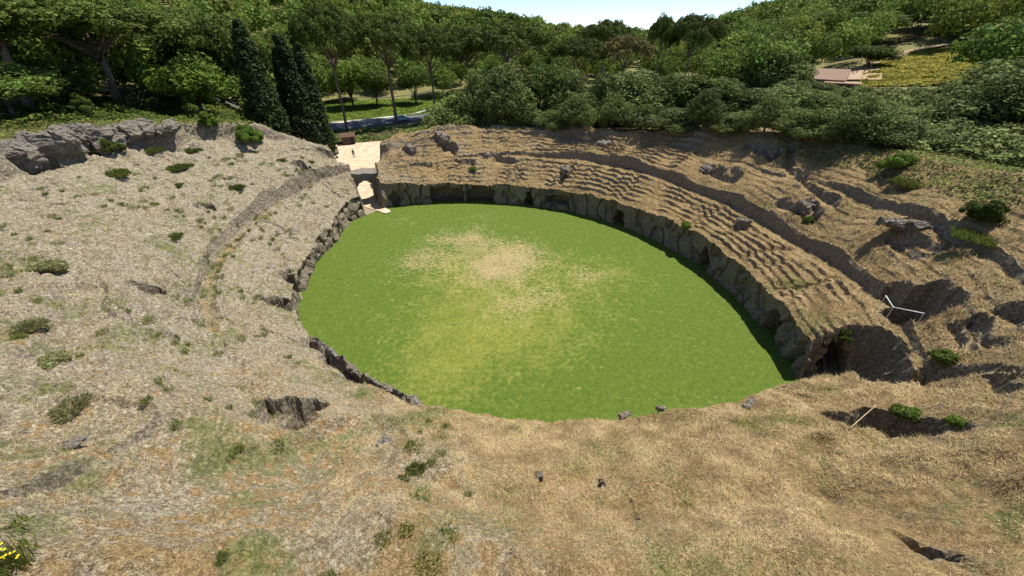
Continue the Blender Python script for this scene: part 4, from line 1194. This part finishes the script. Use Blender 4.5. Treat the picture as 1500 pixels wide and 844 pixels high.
def car():
    p = by(588, 172, 125.0); z = tz(*p)+.14
    d = np.array(road[3])-np.array(road[2]); rz = math.atan2(d[1], d[0])
    r = empty('parked_car', (p[0], p[1], z), rz); tag(r, 'pale silver blue car on the road behind the middle roadside pine', 'car')
    prof = [(-2.15, .35), (-2.2, .75), (-2.1, .95), (-1.75, 1.02), (-1.15, 1.42), (.35, 1.45), (1.05, 1.0), (1.9, .88), (2.15, .70), (2.2, .35)]
    V = []; F = []; ys = [-.82, -.76, .76, .82]
    for yi, yy in enumerate(ys):
        for x, zz in prof:
            ins = .12 if zz > 1.1 else 0
            V.append((x, yy*(1-ins) if True else yy, zz if abs(yy) < .8 else min(zz, zz-.02)))
    n = len(prof)
    for a in range(3):
        for i in range(n):
            j = (i+1) % n; F.append((a*n+i, a*n+j, (a+1)*n+j, (a+1)*n+i))
    F.append(tuple(range(n))[::-1]); F.append(tuple(3*n+i for i in range(n)))
    MB().add(V, F).build('body', M['carpaint'], r, bevel=.04)
    for sy in (-1, 1):
        y0, y1 = sorted((sy*.735, sy*.80))
        V = [(-1.45, y0, 1.02), (.85, y0, 1.02), (.3, y0, 1.36), (-1.08, y0, 1.36), (-1.45, y1, 1.02), (.85, y1, 1.02), (.3, y1-sy*.03, 1.36), (-1.08, y1-sy*.03, 1.36)]
        MB().add(V, [(0, 3, 2, 1), (4, 5, 6, 7), (0, 1, 5, 4), (1, 2, 6, 5), (2, 3, 7, 6), (3, 0, 4, 7)]).build('side_window', M['glass'], r)
    V = [(.42, -.66, 1.43), (1.07, -.72, 1.03), (1.07, .72, 1.03), (.42, .66, 1.43), (.46, -.66, 1.46), (1.11, -.72, 1.06), (1.11, .72, 1.06), (.46, .66, 1.46)]
    MB().add(V, [(0, 3, 2, 1), (4, 5, 6, 7), (0, 1, 5, 4), (1, 2, 6, 5), (2, 3, 7, 6), (3, 0, 4, 7)]).build('windscreen', M['glass'], r)
    for x in (-1.35, 1.35):
        for sy in (-1, 1):
            w = MB().tube([(x, sy*.70, .33), (x, sy*.88, .33)], .33, 20).build('wheel', M['rubber'], r)
            MB().tube([(x, sy*.86, .33), (x, sy*.90, .33)], .19, 14).build('rim', M['metal'], w)
    for sy in (-.6, .6):
        MB().box(2.12, 2.24, sy-.16, sy+.16, .62, .76).build('headlight', M['white'], r)
car()

def wood_fence(px0, py0, px1, py1, label, h=1.1, n=7, zz=0):
    a, b = ground_at(px0, py0, zz), ground_at(px1, py1, zz); z0 = tz(*a)
    r = empty('wooden_fence', (a[0], a[1], z0)); tag(r, label, 'fence'); d = b-a
    pr = []
    for k in range(n):
        q = d*k/(n-1); zk = tz(a[0]+q[0], a[1]+q[1])-z0; pr.append((q[0], q[1], zk))
        MB().tube([(q[0], q[1], zk-.2), (q[0], q[1], zk+h)], .09, 8).build('post', M['wood'], r)
    for f in (.45, .9):
        MB().tube([(x, y, z+h*f) for x, y, z in pr], .06, 6).build('rail', M['wood'], r)
wood_fence(541, 207, 592, 197, 'weathered wooden rail fence between the sandy plaza and the road bank')
wood_fence(490, 211, 503, 207, 'short weathered wooden fence beside the dark shed', n=3)

def cable():
    a = by(492, 140, 118); b = by(640, 128, 123); za, zb = z_at(492, 141, 118), z_at(640, 130, 123)
    P = []
    for k in range(21):
        q = k/20; P.append((a[0]+(b[0]-a[0])*q, a[1]+(b[1]-a[1])*q, za+(zb-za)*q-4*q*(1-q)*1.2))
    o = MB().tube(P, .07, 6).build('overhead_cable', M['cable']); tag(o, 'grey overhead cable sagging between the roadside pines', 'cable')
cable()

def railing():
    z0 = hit(1297, 436)[2]
    pts = [(*ground_at(px, py, z0+.9), z0) for px, py in ((1297, 434), (1308, 451), (1353, 460))]
    zb = max(p[2] for p in pts)
    r = empty('metal_railing', pts[0]); tag(r, 'thin white metal railing round the big dark hole on the right slope', 'railing')
    o_ = np.array(pts[0]); L = [np.array(p)-o_ for p in pts]
    L = [L[0]-(np.array([0, 0, 0])), L[1], L[2]]
    for f, rad in ((.95, .03),):
        MB().tube([l+np.array([0, 0, f]) for l in L], rad, 6).build('rail', M['white'], r)
    for k in range(3):
        MB().tube([L[k]-[0, 0, .9], L[k]+[0, 0, .97]], .02, 6).build('post', M['white'], r)
railing()

def stick(px0, py0, px1, py1, lift0, lift1, rad, label, m='wood', name='wooden_pole', cat='pole'):
    a, b = hit(px0, py0), hit(px1, py1)
    o = MB().tube([a+[0, 0, lift0], (a+b)/2+[0, 0, (lift0+lift1)/2+.03], b+[0, 0, lift1]], [rad, rad*.9, rad*.8], 7).build(name, M[m]); tag(o, label, cat)
stick(1243, 630, 1281, 597, .12, .12, .025, 'pale wooden pole leaning across the left end of the long pit', 'dirt')
for k, (px, lb) in enumerate(((792, 'dark stump in the dry grass, the left one with a pale stone'), (878, 'dark stump in the dry grass, the right one without a stone'))):
    p = hit(px, 706+6*k); rg = np.random.default_rng(px)
    o = MB().tube([p-[0, 0, .5], p+[.02, 0, .1], p+[.05, .01, .30]], [.10, .085, .06], 9).build('tree_stump', M['bark'])
    tag(o, lb, 'stump')

def farmhouse():
    D = 128.; c = by(1198, 118, D); z = z_at(1198, 133, D); r = empty('farmhouse', (c[0], c[1], z), R(-38))
    tag(r, 'low farmhouse with a pinkish tiled roof on the right hillside', 'house')
    L, W, H = 5.0, 2.8, 2.6
    MB().box(-L, L, -W, W, -2, H).build('wall', M['plaster'], r)
    V = [(-L-.5, -W-.6, H-.1), (L+.5, -W-.6, H-.1), (L+.5, 0, H+1.9), (-L-.5, 0, H+1.9), (-L-.5, W+.6, H-.1), (L+.5, W+.6, H-.1)]
    V += [(x, y, zz+.18) for x, y, zz in V]
    F = [(0, 3, 2, 1), (3, 4, 5, 2), (6, 7, 8, 9), (9, 8, 11, 10), (0, 1, 7, 6), (4, 10, 11, 5), (1, 2, 8, 7), (2, 5, 11, 8), (0, 6, 9, 3), (3, 9, 10, 4)]
    rf = MB().add(V, F).build('roof', M['tile'], r)
    MB().box(-2.3, -1.6, -.4, .3, H+1.2, H+2.9).build('chimney', M['plaster'], rf)
    for x in (-4.5, -1.5, 4.5):
        w = MB().box(x-.6, x+.6, -W-.06, -W-.003, 1.0, 2.2).build('window', M['glass'], r)
    MB().box(1.2, 2.3, -W-.06, -W-.003, 0, 2.2).build('door', M['darkwood'], r)
    # lean-to
    c2 = by(1232, 128, D-4); z2 = z_at(1232, 136, D-4)
    r2 = empty('lean_to_shed', (c2[0], c2[1], z2), R(-38)); tag(r2, 'low dark shed with a brown roof just right of the farmhouse', 'shed')
    MB().box(-3, 3, -2, 2, -1.5, 1.9).build('wall', M['darkwood'], r2)
    MB().box(-3.4, 3.4, -2.4, 2.4, 1.92, 2.1).build('roof', M['tile'], r2)
    c3 = by(1062, 112, 170); z3 = z_at(1062, 116, 170); r3 = empty('white_shed', (c3[0], c3[1], z3), R(-20)); tag(r3, 'white roofed building half hidden in trees left of the farmhouse', 'building')
    MB().box(-4, 4, -3, 3, -3, 1.2).build('wall', M['plaster'], r3)
    MB().box(-4.4, 4.4, -3.4, 3.4, 1.22, 1.7).build('roof', M['white'], r3)
    c4 = by(1168, 100, 140); z4 = z_at(1168, 104, 140); r4 = empty('hut', (c4[0], c4[1], z4), R(-20)); tag(r4, 'tiny ochre hut behind the farmhouse roof', 'hut')
    MB().box(-1.6, 1.6, -1.5, 1.5, -2, 1.0).build('wall', M['dirt'], r4)
    MB().box(-2, 2, -1.9, 1.9, 1.02, 1.3).build('roof', M['tile'], r4)
farmhouse()
lap('farmhouse()')

# terrace of bare earth and its posts
def terrace():
    pts = [(1240, 112), (1295, 110), (1290, 90), (1248, 94)]
    D0 = [134, 134, 150, 150]
    P = [by(px, py, d) for (px, py), d in zip(pts, D0)]
    n = 12; V = []
    for i in range(n):
        for j in range(n):
            a, b = i/(n-1), j/(n-1)
            q = (1-a)*(1-b)*P[0]+a*(1-b)*P[1]+a*b*P[2]+(1-a)*b*P[3]; V.append((q[0], q[1], tz(*q)+.35))
    idx = np.arange(n*n).reshape(n, n); F = np.stack([idx[:-1, :-1], idx[1:, :-1], idx[1:, 1:], idx[:-1, 1:]], -1).reshape(-1, 4)
    tag(mesh_obj('earth_terrace', V, F, M['dirt'], smooth=True), kind='structure')
    for k, px in enumerate((1252, 1258, 1268, 1275)):
        p = by(px, 100, 140); z = tz(*p)
        o = MB().tube([(p[0], p[1], z-.3), (p[0]+.3, p[1]+.4, z+3.2)], [.12, .09], 7).build('fence_post', M['wood']); tag(o, '%s tall wooden post from the left on the bare earth terrace' % words[k], 'post', 'posts on the earth terrace')
terrace()
strip('field_track', [by(1270, 95, 152), by(1330, 78, 172), by(1400, 66, 180), by(1470, 62, 184)], [2.5, 2.5, 3, 3], M['dirt'], .45, step=2)

# ------------------------------------------------------------------ light, sky, camera
SUN_EL = R(66); SUN_AZ = math.atan2(.85, .50)   # from +Y towards +X
w = bpy.data.worlds.new('World'); scene.world = w; w.use_nodes = True
nt = w.node_tree; bg = nt.nodes['Background']
sky = nt.nodes.new('ShaderNodeTexSky'); sky.sky_type = 'NISHITA'; sky.sun_disc = False
sky.sun_elevation = SUN_EL; sky.sun_rotation = SUN_AZ; sky.air_density = 1.0; sky.dust_density = 0.0; sky.ozone_density = 3.0; sky.altitude = 1800; sky.air_density = .8
nt.links.new(sky.outputs[0], bg.inputs[0]); bg.inputs[1].default_value = .11
sun = bpy.data.lights.new('sun', 'SUN'); sun.energy = 4.4; sun.angle = R(.5); sun.color = (1, .95, .87)
so = bpy.data.objects.new('sun', sun); col.objects.link(so)
dv = np.array([math.sin(SUN_AZ)*math.cos(SUN_EL), math.cos(SUN_AZ)*math.cos(SUN_EL), math.sin(SUN_EL)])
from mathutils import Vector
so.rotation_euler = Vector(dv).to_track_quat('Z', 'Y').to_euler(); so.location = (30, 20, 60)

cam = bpy.data.cameras.new('camera'); co = bpy.data.objects.new('camera', cam); col.objects.link(co)
cam.sensor_width = 36; cam.lens = FPX/1500*36; cam.clip_end = 4000; cam.clip_start = .1
co.location = (0, 0, CAMZ); co.rotation_euler = (math.pi/2-PITCH, 0, 0); scene.camera = co
scene.render.resolution_x = 1024; scene.render.resolution_y = 576
vs = scene.view_settings; vs.view_transform = 'Standard'; vs.look = 'None'; vs.gamma = 1; vs.exposure = .76
